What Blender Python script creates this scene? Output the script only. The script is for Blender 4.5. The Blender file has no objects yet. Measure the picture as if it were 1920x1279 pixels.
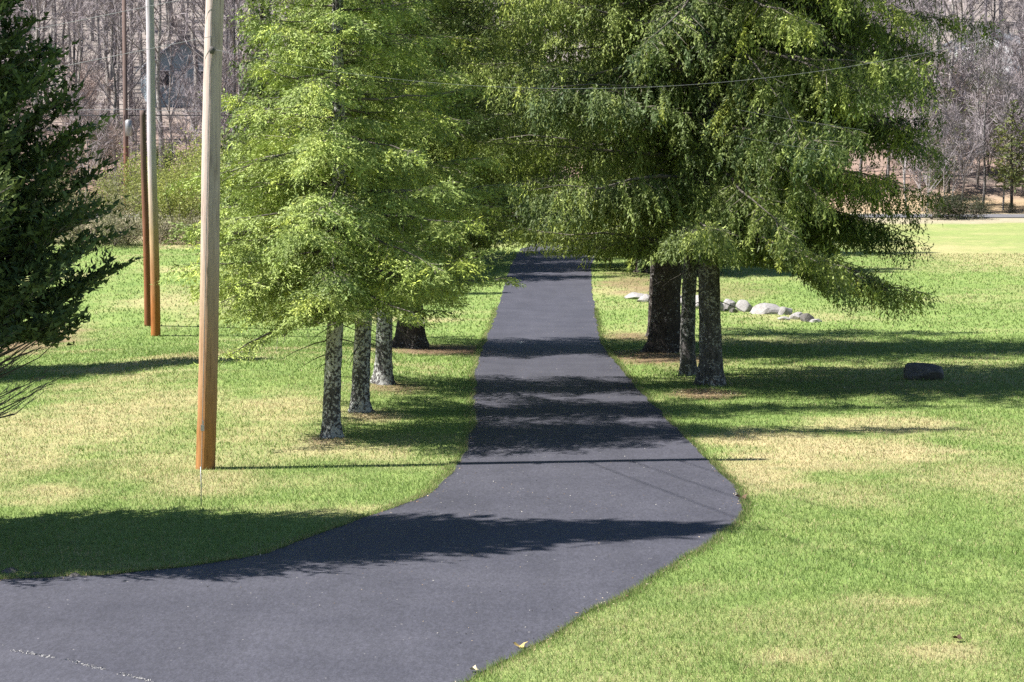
import bpy, math, random
import numpy as np
from mathutils import Vector

# ------------------------------------------------------------------ camera, sky, sun, exposure
scene = bpy.context.scene
COL = scene.collection
F_PX, W_PX, H_PX, HORIZON, CAM_Z = 4000.0, 1920.0, 1279.0, 343.0, 4.2
PITCH = math.atan((H_PX / 2 - HORIZON) / F_PX)

cam_data = bpy.data.cameras.new('camera')
cam_data.sensor_width = 36.0
cam_data.lens = F_PX / W_PX * 36.0
cam_data.clip_start = 0.1
cam_data.clip_end = 3000.0
cam = bpy.data.objects.new('camera', cam_data)
COL.objects.link(cam)
cam.location = (0, 0, CAM_Z)
cam.rotation_euler = (math.pi / 2 - PITCH, 0, 0)
scene.camera = cam

SUN_EL = math.radians(52.0)
SHADOW_DIR = np.array([1.0, 0.14]); SHADOW_DIR /= np.linalg.norm(SHADOW_DIR)
to_sun = Vector((-SHADOW_DIR[0] * math.cos(SUN_EL), -SHADOW_DIR[1] * math.cos(SUN_EL), math.sin(SUN_EL)))
world = bpy.data.worlds.new('World'); scene.world = world
world.use_nodes = True
wn = world.node_tree
sky = wn.nodes.new('ShaderNodeTexSky'); sky.sky_type = 'NISHITA'; sky.sun_disc = False
sky.sun_elevation = SUN_EL
sky.sun_rotation = math.atan2(to_sun.x, to_sun.y)
sky.air_density = 1.0; sky.dust_density = 0.1; sky.ozone_density = 2.0
bg = wn.nodes['Background']; bg.inputs['Strength'].default_value = 0.05
wn.links.new(sky.outputs[0], bg.inputs['Color'])

sun_data = bpy.data.lights.new('sun', 'SUN')
sun_data.energy = 5.0; sun_data.angle = math.radians(0.55); sun_data.color = (1.0, 0.955, 0.88)
sun = bpy.data.objects.new('sun', sun_data); COL.objects.link(sun)
sun.rotation_euler = (-to_sun).to_track_quat('-Z', 'Y').to_euler()

scene.view_settings.view_transform = 'Standard'
scene.view_settings.look = 'None'
scene.view_settings.exposure = 1.3
scene.view_settings.gamma = 1.0
scene.cycles.max_bounces = 6
scene.cycles.diffuse_bounces = 3
scene.cycles.transmission_bounces = 4
scene.cycles.transparent_max_bounces = 4
scene.cycles.use_denoising = False
scene.cycles.use_adaptive_sampling = True

rng = np.random.default_rng(7)
random.seed(7)

# ------------------------------------------------------------------ helpers
def vnoise(x, y, scale, seed=0):
    """smooth value noise 0..1"""
    x = np.asarray(x, float) / scale + seed * 17.31; y = np.asarray(y, float) / scale - seed * 9.77
    xi = np.floor(x).astype(np.int64); yi = np.floor(y).astype(np.int64)
    fx = x - xi; fy = y - yi
    fx = fx * fx * (3 - 2 * fx); fy = fy * fy * (3 - 2 * fy)
    def h(a, b):
        n = (a * 374761393 + b * 668265263 + seed * 1442695041) & 0x7fffffff
        n = ((n ^ (n >> 13)) * 1274126177) & 0x7fffffff
        return ((n ^ (n >> 16)) & 0xffff) / 65535.0
    return (h(xi, yi) * (1 - fx) + h(xi + 1, yi) * fx) * (1 - fy) + (h(xi, yi + 1) * (1 - fx) + h(xi + 1, yi + 1) * fx) * fy

def fbm(x, y, scale, seed=0, n=3):
    s = 0; a = 1; t = 0
    for i in range(n):
        s = s + a * vnoise(x, y, scale / 2 ** i, seed + i); t += a; a *= 0.55
    return s / t

def sstep(a, b, x):
    t = np.clip((np.asarray(x, float) - a) / (b - a), 0, 1)
    return t * t * (3 - 2 * t)

_ty = np.arange(-150, 1000, 1.0)
_tz = np.interp(_ty, [-150, 0, 40, 60, 74, 93, 125, 133, 142, 150, 330, 420, 1000],
                [0, 0, 0, -0.25, 0.0, 0.72, 1.5, 2.02, 2.1, 3.0, 46, 58, 62])
_k = np.hanning(9); _k /= _k.sum()
_tz = np.convolve(np.pad(_tz, 4, mode='edge'), _k, mode='valid')
def terrain(x, y):
    x = np.asarray(x, float); y = np.asarray(y, float)
    z = np.interp(y, _ty, _tz)
    z = z + 1.1 * sstep(3.5, 12, -x) * sstep(54, 82, y) * (1 - sstep(100, 130, y))
    z = z + 0.10 * (fbm(x, y, 7.0, 3, 2) - 0.5) * sstep(3.0, 6.0, np.abs(x)) * (1 - sstep(100, 125, y))
    z = z + 0.34 * np.exp(-((x + 5.8) / 3.6) ** 2 - ((y - 48) / 8) ** 2)
    z = z + 3.0 * (fbm(x, y, 45.0, 5, 2) - 0.5) * sstep(160, 220, y)
    return z

FWD = np.array([0, math.cos(PITCH), -math.sin(PITCH)]); UP = np.array([0, math.sin(PITCH), math.cos(PITCH)])
def ray(px, py):
    return FWD + (px - W_PX / 2) / F_PX * np.array([1.0, 0, 0]) + (H_PX / 2 - py) / F_PX * UP
def G(px, py):
    """ground point seen at a photograph pixel"""
    d = ray(px, py)
    t = np.arange(8, 420, 0.05)
    zz = CAM_Z + d[2] * t; gz = terrain(d[0] * t, d[1] * t)
    i = int(np.argmax(zz <= gz))
    return np.array([d[0] * t[i], d[1] * t[i], gz[i]])
def AT(px, py, D):
    """point at a pixel on the vertical plane D metres ahead"""
    d = ray(px, py); s = D / d[1]
    return np.array([d[0] * s, D, CAM_Z + d[2] * s])
def on_ground(x, y, dz=0.0):
    return (float(x), float(y), float(terrain(x, y)) + dz)

def mesh_np(name, V, faces, colors=None, smooth=False):
    """V (n,3); faces: list of int arrays (m,k)"""
    me = bpy.data.meshes.new(name)
    V = np.ascontiguousarray(V, np.float32)
    me.vertices.add(len(V)); me.vertices.foreach_set('co', V.ravel())
    if not isinstance(faces, (list, tuple)): faces = [faces]
    faces = [np.asarray(f, np.int32) for f in faces if len(f)]
    idx = np.concatenate([f.ravel() for f in faces])
    tot = np.concatenate([np.full(len(f), f.shape[1], np.int32) for f in faces])
    start = np.concatenate([[0], np.cumsum(tot)[:-1]]).astype(np.int32)
    me.loops.add(len(idx)); me.loops.foreach_set('vertex_index', idx)
    me.polygons.add(len(tot)); me.polygons.foreach_set('loop_start', start)
    me.polygons.foreach_set('use_smooth', np.full(len(tot), bool(smooth)))
    if colors is not None:
        c = np.ones((len(V), 4), np.float32); c[:, :3] = colors
        at = me.attributes.new('Col', 'FLOAT_COLOR', 'POINT'); at.data.foreach_set('color', c.ravel())
    me.update(calc_edges=True)
    return me

class MB:
    """collects tubes, boxes and loose faces into one mesh"""
    def __init__(s): s.V = []; s.Q = []; s.T = []; s.C = []; s.n = 0
    def add(s, V, Q=None, T=None, col=(1, 1, 1)):
        V = np.asarray(V, float); s.V.append(V)
        c = np.empty((len(V), 3)); c[:] = col; s.C.append(c)
        if Q is not None and len(Q): s.Q.append(np.asarray(Q) + s.n)
        if T is not None and len(T): s.T.append(np.asarray(T) + s.n)
        s.n += len(V)
    def tube(s, P, r, sides=6, col=(1, 1, 1), cap=True, rough=0.0):
        P = np.asarray(P, float); n = len(P); r = np.broadcast_to(r, (n,))
        t = np.gradient(P, axis=0); t /= np.linalg.norm(t, axis=1)[:, None] + 1e-9
        a = np.where(np.abs(t[:, 2:3]) > 0.9, np.array([[1.0, 0, 0]]), np.array([[0, 0, 1.0]]))
        u = np.cross(a, t); u /= np.linalg.norm(u, axis=1)[:, None] + 1e-9
        v = np.cross(t, u)
        ang = np.arange(sides) * 2 * math.pi / sides
        rr = r[:, None] * (1 + rough * (rng.random((n, sides)) - 0.5))
        V = P[:, None, :] + rr[..., None] * (np.cos(ang)[None, :, None] * u[:, None, :] + np.sin(ang)[None, :, None] * v[:, None, :])
        i = np.arange(n - 1)[:, None] * sides; j = np.arange(sides)[None, :]; j2 = (j + 1) % sides
        Q = np.stack([i + j, i + j2, i + sides + j2, i + sides + j], -1).reshape(-1, 4)
        T = []
        V = V.reshape(-1, 3)
        if cap:
            V = np.vstack([V, P[:1], P[-1:]]); a0 = n * sides; a1 = a0 + 1
            jj = np.arange(sides); jn = (jj + 1) % sides
            T = np.vstack([np.stack([np.full(sides, a0), jn, jj], -1), np.stack([np.full(sides, a1), (n - 1) * sides + jj, (n - 1) * sides + jn], -1)])
        s.add(V, Q, T, col)
    def box(s, c, d, rz=0.0, col=(1, 1, 1)):
        x, y, z = [k / 2 for k in d]
        V = np.array([[sx * x, sy * y, sz * z] for sz in (-1, 1) for sy in (-1, 1) for sx in (-1, 1)])
        cz, sz_ = math.cos(rz), math.sin(rz)
        V = V @ np.array([[cz, sz_, 0], [-sz_, cz, 0], [0, 0, 1]]) + np.asarray(c)
        s.add(V, [[0, 2, 3, 1], [4, 5, 7, 6], [0, 1, 5, 4], [2, 6, 7, 3], [0, 4, 6, 2], [1, 3, 7, 5]], None, col)
    def mesh(s, name, smooth=False, color=True):
        V = np.vstack(s.V); C = np.vstack(s.C)
        f = []
        if s.Q: f.append(np.vstack(s.Q))
        if s.T: f.append(np.vstack(s.T))
        return mesh_np(name, V, f, C if color else None, smooth)

def obj(name, me, mat=None, parent=None, loc=(0, 0, 0), rz=0.0):
    o = bpy.data.objects.new(name, me); COL.objects.link(o)
    if mat is not None and me is not None and not me.materials: me.materials.append(mat)
    o.location = loc; o.rotation_euler = (0, 0, rz)
    if parent is not None: o.parent = parent
    return o
def tag(o, label=None, cat=None, group=None, kind=None):
    if label: o['label'] = label
    if cat: o['category'] = cat
    if group: o['group'] = group
    if kind: o['kind'] = kind
    return o
def empty(name, loc, rz=0.0):
    o = obj(name, None, loc=loc, rz=rz); o.empty_display_size = 0.3
    return o
def copy_tree(o, parent=None):
    c = o.copy(); COL.objects.link(c); c.parent = parent
    for ch in o.children: copy_tree(ch, c)
    return c

# ------------------------------------------------------------------ materials
def new_mat(name):
    m = bpy.data.materials.new(name); m.use_nodes = True
    nt = m.node_tree; b = nt.nodes['Principled BSDF']
    b.inputs['Specular IOR Level'].default_value = 0.25
    return m, nt, b
def N(nt, typ, **kw):
    n = nt.nodes.new(typ)
    for k, v in kw.items():
        if k in n.inputs: n.inputs[k].default_value = v
        else: setattr(n, k, v)
    return n
def ramp(nt, fac, stops):
    r = nt.nodes.new('ShaderNodeValToRGB'); e = r.color_ramp.elements
    while len(e) < len(stops): e.new(0.5)
    for el, (p, c) in zip(e, stops): el.position = p; el.color = (*c, 1)
    nt.links.new(fac, r.inputs[0]); return r.outputs[0]
def mix(nt, a, b, fac, mode='MIX'):
    m = nt.nodes.new('ShaderNodeMix'); m.data_type = 'RGBA'; m.blend_type = mode
    for s, v in ((m.inputs[6], a), (m.inputs[7], b), (m.inputs[0], fac)):
        if hasattr(v, 'links'): nt.links.new(v, s)
        elif isinstance(v, (int, float)): s.default_value = v
        else: s.default_value = (*v, 1)
    return m.outputs[2]
def coords(nt, scale=(1, 1, 1), which='Object'):
    tc = N(nt, 'ShaderNodeTexCoord'); mp = N(nt, 'ShaderNodeMapping'); mp.inputs['Scale'].default_value = scale
    nt.links.new(tc.outputs[which], mp.inputs[0]); return mp.outputs[0]
def noise(nt, vec, scale, detail=4, rough=0.6):
    n = N(nt, 'ShaderNodeTexNoise', Scale=scale, Detail=detail, Roughness=rough)
    if vec is not None: nt.links.new(vec, n.inputs['Vector'])
    return n.outputs['Fac']
def bump(nt, bsdf, h, strength, dist):
    b = N(nt, 'ShaderNodeBump', Strength=strength, Distance=dist)
    nt.links.new(h, b.inputs['Height']); nt.links.new(b.outputs[0], bsdf.inputs['Normal'])

def foliage_mat(name, trans=0.35, gain=1.0, rough=0.55):
    m, nt, b = new_mat(name)
    a = N(nt, 'ShaderNodeAttribute', attribute_name='Col')
    v = noise(nt, coords(nt), 9.0, 2)
    c = mix(nt, a.outputs['Color'], ramp(nt, v, [(0.25, (0.7 * gain,) * 3), (0.75, (1.3 * gain,) * 3)]), 1.0, 'MULTIPLY')
    nt.links.new(c, b.inputs['Base Color']); b.inputs['Roughness'].default_value = rough
    t = N(nt, 'ShaderNodeBsdfTranslucent'); nt.links.new(c, t.inputs['Color'])
    mx = N(nt, 'ShaderNodeMixShader'); mx.inputs[0].default_value = trans
    nt.links.new(b.outputs[0], mx.inputs[1]); nt.links.new(t.outputs[0], mx.inputs[2])
    nt.links.new(mx.outputs[0], nt.nodes['Material Output'].inputs['Surface'])
    return m
M = {}
M['needle'] = foliage_mat('spruce_needles', 0.17, 1.0, 0.6)
M['needle'].node_tree.nodes['Principled BSDF'].inputs['Specular IOR Level'].default_value = 0.3
M['leaf'] = foliage_mat('shrub_leaves', 0.35)
M['blade'] = foliage_mat('grass_blades', 0.38)

def attr_mat(name, rough=0.9, nscale=14.0, lo=0.7, hi=1.3):
    m, nt, b = new_mat(name)
    a = N(nt, 'ShaderNodeAttribute', attribute_name='Col')
    v = noise(nt, coords(nt), nscale, 4)
    c = mix(nt, a.outputs['Color'], ramp(nt, v, [(0.3, (lo,) * 3), (0.7, (hi,) * 3)]), 1.0, 'MULTIPLY')
    nt.links.new(c, b.inputs['Base Color']); b.inputs['Roughness'].default_value = rough
    return m
M['twig'] = attr_mat('twig_bark')
M['debris'] = attr_mat('debris')

def ground_material():
    m, nt, b = new_mat('lawn_and_soil')
    a = N(nt, 'ShaderNodeAttribute', attribute_name='Col')
    vec = coords(nt)
    f = noise(nt, vec, 26.0, 5, 0.75); g = noise(nt, vec, 2.2, 4, 0.65)
    c = mix(nt, a.outputs['Color'], ramp(nt, f, [(0.28, (0.55, 0.55, 0.5)), (0.5, (1, 1, 1)), (0.74, (1.5, 1.45, 1.35))]), 1.0, 'MULTIPLY')
    c = mix(nt, c, ramp(nt, g, [(0.3, (0.8, 0.86, 0.8)), (0.7, (1.2, 1.14, 1.12))]), 1.0, 'MULTIPLY')
    nt.links.new(c, b.inputs['Base Color']); b.inputs['Roughness'].default_value = 0.95
    bump(nt, b, f, 0.7, 0.04)
    return m
M['ground'] = ground_material()

def asphalt_material(name, base, speck=0.5, fine=1.0):
    m, nt, b = new_mat(name)
    vec = coords(nt)
    f = noise(nt, vec, 48.0, 5, 0.8); g = noise(nt, vec, 0.7, 5, 0.6)
    stv = coords(nt, (1.6, 0.14, 1)); st = noise(nt, stv, 1.2, 4, 0.6)
    k = [base[0] * 0.8, base[1] * 0.8, base[2] * 0.82]
    c = ramp(nt, f, [(0.3, tuple(x * (1 - 0.3 * fine) for x in base)), (0.55, base), (0.72, tuple(x * (1 + 0.5 * fine) for x in base))])
    gr = noise(nt, coords(nt, (1.0, 0.3, 1)), 30.0, 3, 0.8)
    c = mix(nt, c, ramp(nt, gr, [(0.34, (0.78,) * 3), (0.5, (1.0,) * 3), (0.66, (1.24,) * 3)]), 1.0, 'MULTIPLY')
    c = mix(nt, c, ramp(nt, g, [(0.3, (0.84, 0.84, 0.86)), (0.7, (1.15, 1.14, 1.12))]), 1.0, 'MULTIPLY')
    c = mix(nt, c, ramp(nt, st, [(0.35, (0.92, 0.92, 0.92)), (0.7, (1.08, 1.08, 1.08))]), 1.0, 'MULTIPLY')
    vo = N(nt, 'ShaderNodeTexVoronoi', Scale=19.0); nt.links.new(vec, vo.inputs['Vector'])
    rr = N(nt, 'ShaderNodeSeparateColor'); nt.links.new(vo.outputs['Color'], rr.inputs[0])
    d = N(nt, 'ShaderNodeMath', operation='LESS_THAN'); md = N(nt, 'ShaderNodeMath', operation='MULTIPLY'); nt.links.new(vo.outputs['Distance'], md.inputs[0]); md.inputs[1].default_value = 4.5; nt.links.new(md.outputs[0], d.inputs[0]); nt.links.new(rr.outputs[1], d.inputs[1])
    e = N(nt, 'ShaderNodeMath', operation='LESS_THAN'); nt.links.new(rr.outputs[0], e.inputs[0]); e.inputs[1].default_value = 0.05
    p = N(nt, 'ShaderNodeMath', operation='MULTIPLY'); nt.links.new(d.outputs[0], p.inputs[0]); nt.links.new(e.outputs[0], p.inputs[1])
    q = N(nt, 'ShaderNodeMath', operation='MULTIPLY'); nt.links.new(p.outputs[0], q.inputs[0]); q.inputs[1].default_value = speck
    c = mix(nt, c, (0.42, 0.4, 0.38), q.outputs[0])
    nt.links.new(c, b.inputs['Base Color']); b.inputs['Roughness'].default_value = 0.68
    b.inputs['Specular IOR Level'].default_value = 0.4
    bump(nt, b, f, 0.5, 0.006)
    return m
M['asphalt'] = asphalt_material('driveway_asphalt', (0.056, 0.0565, 0.074))
M['asphalt2'] = asphalt_material('apron_asphalt', (0.064, 0.0645, 0.083), 0.15, 0.6)
M['road'] = asphalt_material('road_asphalt', (0.15, 0.15, 0.165), 0.1)

def bark_material(name, dark, light, lichen, amount, zs=3.0):
    m, nt, b = new_mat(name)
    v1 = coords(nt, (1, 1, 0.28)); v2 = coords(nt)
    f = noise(nt, v1, 16.0, 6, 0.7); l = noise(nt, v2, 17.0, 4, 0.72); l2 = noise(nt, v2, 2.0, 2)
    c = ramp(nt, f, [(0.32, dark), (0.66, light)])
    ad = N(nt, 'ShaderNodeMath', operation='ADD'); nt.links.new(l, ad.inputs[0])
    s = N(nt, 'ShaderNodeMath', operation='MULTIPLY_ADD'); nt.links.new(l2, s.inputs[0]); s.inputs[1].default_value = 0.35; s.inputs[2].default_value = -0.175
    nt.links.new(s.outputs[0], ad.inputs[1])
    k = ramp(nt, ad.outputs[0], [(0.62 - 0.22 * amount, (0, 0, 0)), (0.66 - 0.2 * amount, (1, 1, 1))])
    c = mix(nt, c, lichen, k)
    nt.links.new(c, b.inputs['Base Color']); b.inputs['Roughness'].default_value = 0.92
    bump(nt, b, f, 0.9, 0.03)
    return m
M['bark_lichen'] = bark_material('grey_bark_with_lichen', (0.030, 0.027, 0.028), (0.105, 0.098, 0.100), (0.42, 0.42, 0.405), 0.62)
M['bark_dark'] = bark_material('dark_spruce_bark', (0.022, 0.018, 0.017), (0.075, 0.062, 0.056), (0.28, 0.27, 0.26), 0.12)
M['bark_mid'] = bark_material('spruce_bark', (0.034, 0.031, 0.032), (0.13, 0.12, 0.12), (0.36, 0.35, 0.345), 0.36)
M['bark_grey'] = bark_material('pale_bark', (0.12, 0.105, 0.10), (0.26, 0.235, 0.225), (0.46, 0.44, 0.42), 0.45)

def pole_material(name, low, mid, top, z1, z2):
    m, nt, b = new_mat(name)
    v = coords(nt, (1, 1, 0.05)); f = noise(nt, v, 26.0, 6, 0.75)
    v2 = coords(nt, (1, 1, 0.3)); g = noise(nt, v2, 2.4, 4)
    tc = N(nt, 'ShaderNodeTexCoord'); sx = N(nt, 'ShaderNodeSeparateXYZ'); nt.links.new(tc.outputs['Object'], sx.inputs[0])
    a = N(nt, 'ShaderNodeMath', operation='MULTIPLY_ADD'); nt.links.new(g, a.inputs[0]); a.inputs[1].default_value = 1.6; nt.links.new(sx.outputs['Z'], a.inputs[2])
    mr = N(nt, 'ShaderNodeMapRange'); nt.links.new(a.outputs[0], mr.inputs['Value'])
    mr.inputs['From Min'].default_value = z1 + 0.8; mr.inputs['From Max'].default_value = z2 + 0.8
    c = ramp(nt, mr.outputs[0], [(0.0, low), (0.5, mid), (1.0, top)])
    c = mix(nt, c, ramp(nt, f, [(0.30, (0.42, 0.38, 0.36)), (0.46, (0.92, 0.92, 0.92)), (0.7, (1.2, 1.2, 1.2))]), 1.0, 'MULTIPLY')
    nt.links.new(c, b.inputs['Base Color']); b.inputs['Roughness'].default_value = 0.8
    bump(nt, b, f, 0.7, 0.015)
    return m
M['pole_near'] = pole_material('weathered_pole_wood', (0.35, 0.165, 0.058), (0.41, 0.285, 0.20), (0.52, 0.42, 0.385), 0.5, 4.2)
M['pole_mid'] = pole_material('pale_pole_wood', (0.36, 0.13, 0.035), (0.42, 0.30, 0.18), (0.49, 0.445, 0.50), 0.6, 5.4)
M['pole_brown'] = pole_material('brown_pole_wood', (0.24, 0.09, 0.04), (0.20, 0.09, 0.06), (0.13, 0.09, 0.08), 1.5, 5.5)

def plain(name, c, rough=0.7, metal=0.0, ns=20.0, var=0.25):
    m, nt, b = new_mat(name)
    f = noise(nt, coords(nt), ns, 4)
    col = ramp(nt, f, [(0.3, tuple(x * (1 - var) for x in c)), (0.7, tuple(min(1, x * (1 + var)) for x in c))])
    nt.links.new(col, b.inputs['Base Color']); b.inputs['Roughness'].default_value = rough; b.inputs['Metallic'].default_value = metal
    return m
M['wire'] = plain('wire_metal', (0.20, 0.21, 0.22), 0.5)
M['wire_dark'] = plain('dark_cable', (0.05, 0.05, 0.055), 0.6)
M['metal'] = plain('galvanised_metal', (0.32, 0.32, 0.33), 0.45, 0.6)
def stone_material(name, a, c, l):
    m, nt, b = new_mat(name); v = coords(nt)
    f = noise(nt, v, 5.0, 6, 0.7); g = noise(nt, v, 30.0, 4, 0.7)
    col = ramp(nt, f, [(0.3, a), (0.55, c), (0.75, l)])
    col = mix(nt, col, ramp(nt, g, [(0.3, (0.75,) * 3), (0.7, (1.2,) * 3)]), 1.0, 'MULTIPLY')
    nt.links.new(col, b.inputs['Base Color']); b.inputs['Roughness'].default_value = 0.9
    bump(nt, b, g, 0.7, 0.02); return m
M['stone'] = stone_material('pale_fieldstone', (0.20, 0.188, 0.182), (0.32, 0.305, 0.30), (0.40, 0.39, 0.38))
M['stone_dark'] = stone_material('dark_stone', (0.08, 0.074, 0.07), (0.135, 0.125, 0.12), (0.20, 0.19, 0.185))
M['siding'] = plain('blue_grey_siding', (0.24, 0.31, 0.36), 0.6, 0, 3, 0.08)
M['siding_white'] = plain('white_siding', (0.66, 0.67, 0.70), 0.6, 0, 3, 0.06)
M['shingle'] = plain('grey_roof_shingle', (0.21, 0.22, 0.25), 0.85, 0, 12, 0.3)
M['trim'] = plain('white_trim', (0.72, 0.73, 0.75), 0.5, 0, 5, 0.05)
M['glass'] = plain('dark_window_glass', (0.03, 0.035, 0.045), 0.08, 0, 2, 0.1)

# ------------------------------------------------------------------ driveway outline (from the photograph, laid on the ground)
def gxy(pts): return np.array([G(a, b)[:2] for a, b in pts])
L_far = gxy([(958, 500), (945, 540), (932, 580), (915, 625), (899, 660), (886, 705), (889, 750), (886, 800), (862, 868)])
R_far = gxy([(1108, 500), (1109, 540), (1115, 580), (1123, 625), (1135, 655), (1172, 700), (1216, 750), (1264, 800), (1330, 868)])
L_near = gxy([(862, 868), (838, 895), (805, 925), (760, 945), (700, 968), (610, 1000), (500, 1040), (380, 1062), (200, 1080), (0, 1090)])
R_near = gxy([(1330, 868), (1368, 905), (1393, 945), (1388, 975), (1335, 1017), (1270, 1056), (1190, 1102), (1108, 1152), (1020, 1203), (870, 1285)])
L_near = np.vstack([L_near, [[-8, 22.2], [-14, 22.6], [-26, 23.5]]])
R_near = np.vstack([R_near, [[-2.2, 14.6], [-5.5, 11.2], [-12, 9.0], [-26, 8.0]]])
L_far = np.vstack([[[5.5, 134], [3.0, 118], [0.4, 104]], L_far]); R_far = np.vstack([[[9.5, 134], [7.0, 118], [4.2, 104]], R_far])
def resample(P, n):
    d = np.concatenate([[0], np.cumsum(np.linalg.norm(np.diff(P, axis=0), axis=1))])
    s = np.linspace(0, d[-1], 2000)
    Q = np.stack([np.interp(s, d, P[:, 0]), np.interp(s, d, P[:, 1])], 1)
    w = 41; k = np.hanning(w); k /= k.sum()
    Qs = np.stack([np.convolve(np.pad(Q[:, i], w // 2, mode='reflect', reflect_type='odd'), k, mode='valid') for i in (0, 1)], 1)
    return Qs[np.linspace(0, 1999, n).astype(int)]
def joined(a, b, n1, n2):
    return np.vstack([resample(a, n1)[:-1], resample(b, n2)])
DL = joined(L_far, L_near, 520, 480); DR = joined(R_far, R_near, 520, 480)
def jit(P, sd):
    q = P[:, 0] * 0.8 + P[:, 1]; o = 0 * q
    return P + 0.16 * np.stack([fbm(q, o, 0.9, sd, 3) - 0.5, fbm(q, o + 3, 0.9, sd + 5, 3) - 0.5], 1)
DL = jit(DL, 31); DR = jit(DR, 33)
DRIVE_POLY = np.vstack([DL, DR[::-1]])
def in_poly(x, y, poly):
    inside = np.zeros(len(x), bool)
    for (x0, y0), (x1, y1) in zip(poly, np.roll(poly, -1, axis=0)):
        if y0 == y1: continue
        c = ((y0 > y) != (y1 > y)) & (x < (x1 - x0) * (y - y0) / (y1 - y0) + x0)
        inside ^= c
    return inside
def edge_dist(x, y, maxn=None):
    """rough distance to the driveway edges"""
    P = DRIVE_POLY[::6]; d = np.full(len(x), 1e9)
    for p in P: d = np.minimum(d, (x - p[0]) ** 2 + (y - p[1]) ** 2)
    return np.sqrt(d)

# ------------------------------------------------------------------ what colour the ground is where
GREEN = np.array([0.142, 0.222, 0.056]); GREEN2 = np.array([0.225, 0.305, 0.092]); TAN = np.array([0.40, 0.345, 0.19])
LITTER = np.array([0.20, 0.135, 0.085]); FOREST = np.array([0.235, 0.205, 0.20]); BANK = np.array([0.36, 0.27, 0.18]); RUST = np.array([0.30, 0.17, 0.12])
def ell(px, py, rx, ry, w):
    p = G(px, py); D = p[1]
    return (p[0], p[1], rx * D / F_PX, ry * D * D / (F_PX * 4.2), w)
DRY = [ell(1530, 845, 230, 48, 0.95), ell(1430, 890, 130, 40, 0.9), ell(1650, 800, 170, 25, 0.75), ell(190, 790, 260, 80, 0.72), ell(60, 850, 130, 60, 0.7),
       ell(110, 925, 110, 28, 0.75), ell(390, 905, 110, 28, 0.7), ell(1480, 1228, 110, 16, 0.75), ell(1765, 1228, 100, 18, 0.9), ell(1640, 1128, 90, 14, 0.5),
       ell(1850, 900, 150, 50, 0.55), ell(1600, 930, 150, 40, 0.45), ell(1640, 700, 280, 30, 0.3), ell(350, 570, 150, 18, 0.5), ell(60, 640, 90, 25, 0.5), ell(1850, 480, 160, 26, 0.55),
       ell(500, 780, 150, 50, 0.68), ell(612, 832, 75, 17, 0.9), ell(700, 785, 60, 14, 0.8), ell(300, 870, 220, 40, 0.6), ell(1450, 640, 200, 12, 0.4), ell(1330, 1110, 80, 15, 0.3), ell(1180, 545, 80, 10, 0.7), ell(1500, 595, 130, 8, 0.5)]
TRUNKS_PX = [(625, 822), (676, 772), (716, 722), (768, 655), (1328, 724), (1298, 706), (1250, 662), (1228, 632)]
LIT = [ell(610, 828, 40, 7, 0.4), ell(690, 780, 40, 8, 0.5), ell(730, 728, 95, 14, 0.8), ell(820, 657, 130, 14, 1.0), ell(1320, 738, 70, 12, 0.9), ell(1240, 672, 110, 22, 0.95),
       ell(1180, 632, 55, 8, 0.8), ell(60, 645, 75, 22, 0.9), ell(1190, 530, 80, 14, 0.75), ell(1350, 545, 130, 12, 0.4), ell(1700, 735, 200, 20, 0.25)]
def ground_mix(x, y):
    x = np.asarray(x, float); y = np.asarray(y, float)
    wob = fbm(x, y, 1.1, 11, 3) - 0.5
    def acc(lst):
        o = np.zeros_like(x)
        for cx, cy, rx, ry, w in lst:
            d = np.sqrt(((x - cx) / rx) ** 2 + ((y - cy) / ry) ** 2) + wob * 1.3
            o = np.maximum(o, w * (1 - sstep(0.35, 1.25, d)))
        return o
    dry = acc(DRY); lit = acc(LIT)
    base = fbm(x, y, 3.2, 21, 4)
    dry = np.clip(np.maximum(dry, np.where((x < -1.5) & (y > 26), 0.72, 0.26) * sstep(0.50, 0.72, base)) + 0.35 * (fbm(x, y, 0.35, 41, 2) - 0.5) + 0.22 * sstep(85, 115, y), 0, 1)
    return dry, lit
def ground_color(x, y):
    dry, lit = ground_mix(x, y)
    g = fbm(x, y, 1.8, 51, 3)[:, None]
    c = GREEN * (1 - g) + GREEN2 * g
    c = c * (1 - dry[:, None]) + TAN * dry[:, None]
    c = c * (1 - lit[:, None]) + LITTER * lit[:, None]
    # verge, bank and woodland floor past the road
    v = sstep(128.5, 130.0, y + 2 * (fbm(x, y, 3, 61, 2) - 0.5))[:, None]; c = c * (1 - v) + np.array([0.34, 0.30, 0.22]) * v
    v = sstep(141.5, 143, y)[:, None]; c = c * (1 - v) + BANK * v
    f = fbm(x, y, 5.0, 71, 3)[:, None]
    v = sstep(147, 156, y + 8 * (f[:, 0] - 0.5))[:, None]; c = c * (1 - v) + (RUST * (1 - f) + FOREST * f) * v
    v = sstep(160, 185, y)[:, None]; c = c * (1 - v) + (FOREST * (0.95 + 0.1 * f)) * v
    v = (sstep(85, 92, y + 5 * (f[:, 0] - 0.5)) * sstep(5.5, 8, -x) * (1 - sstep(129, 130, y)))[:, None]; c = c * (1 - v) + np.array([0.26, 0.22, 0.15]) * v
    return c

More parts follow.
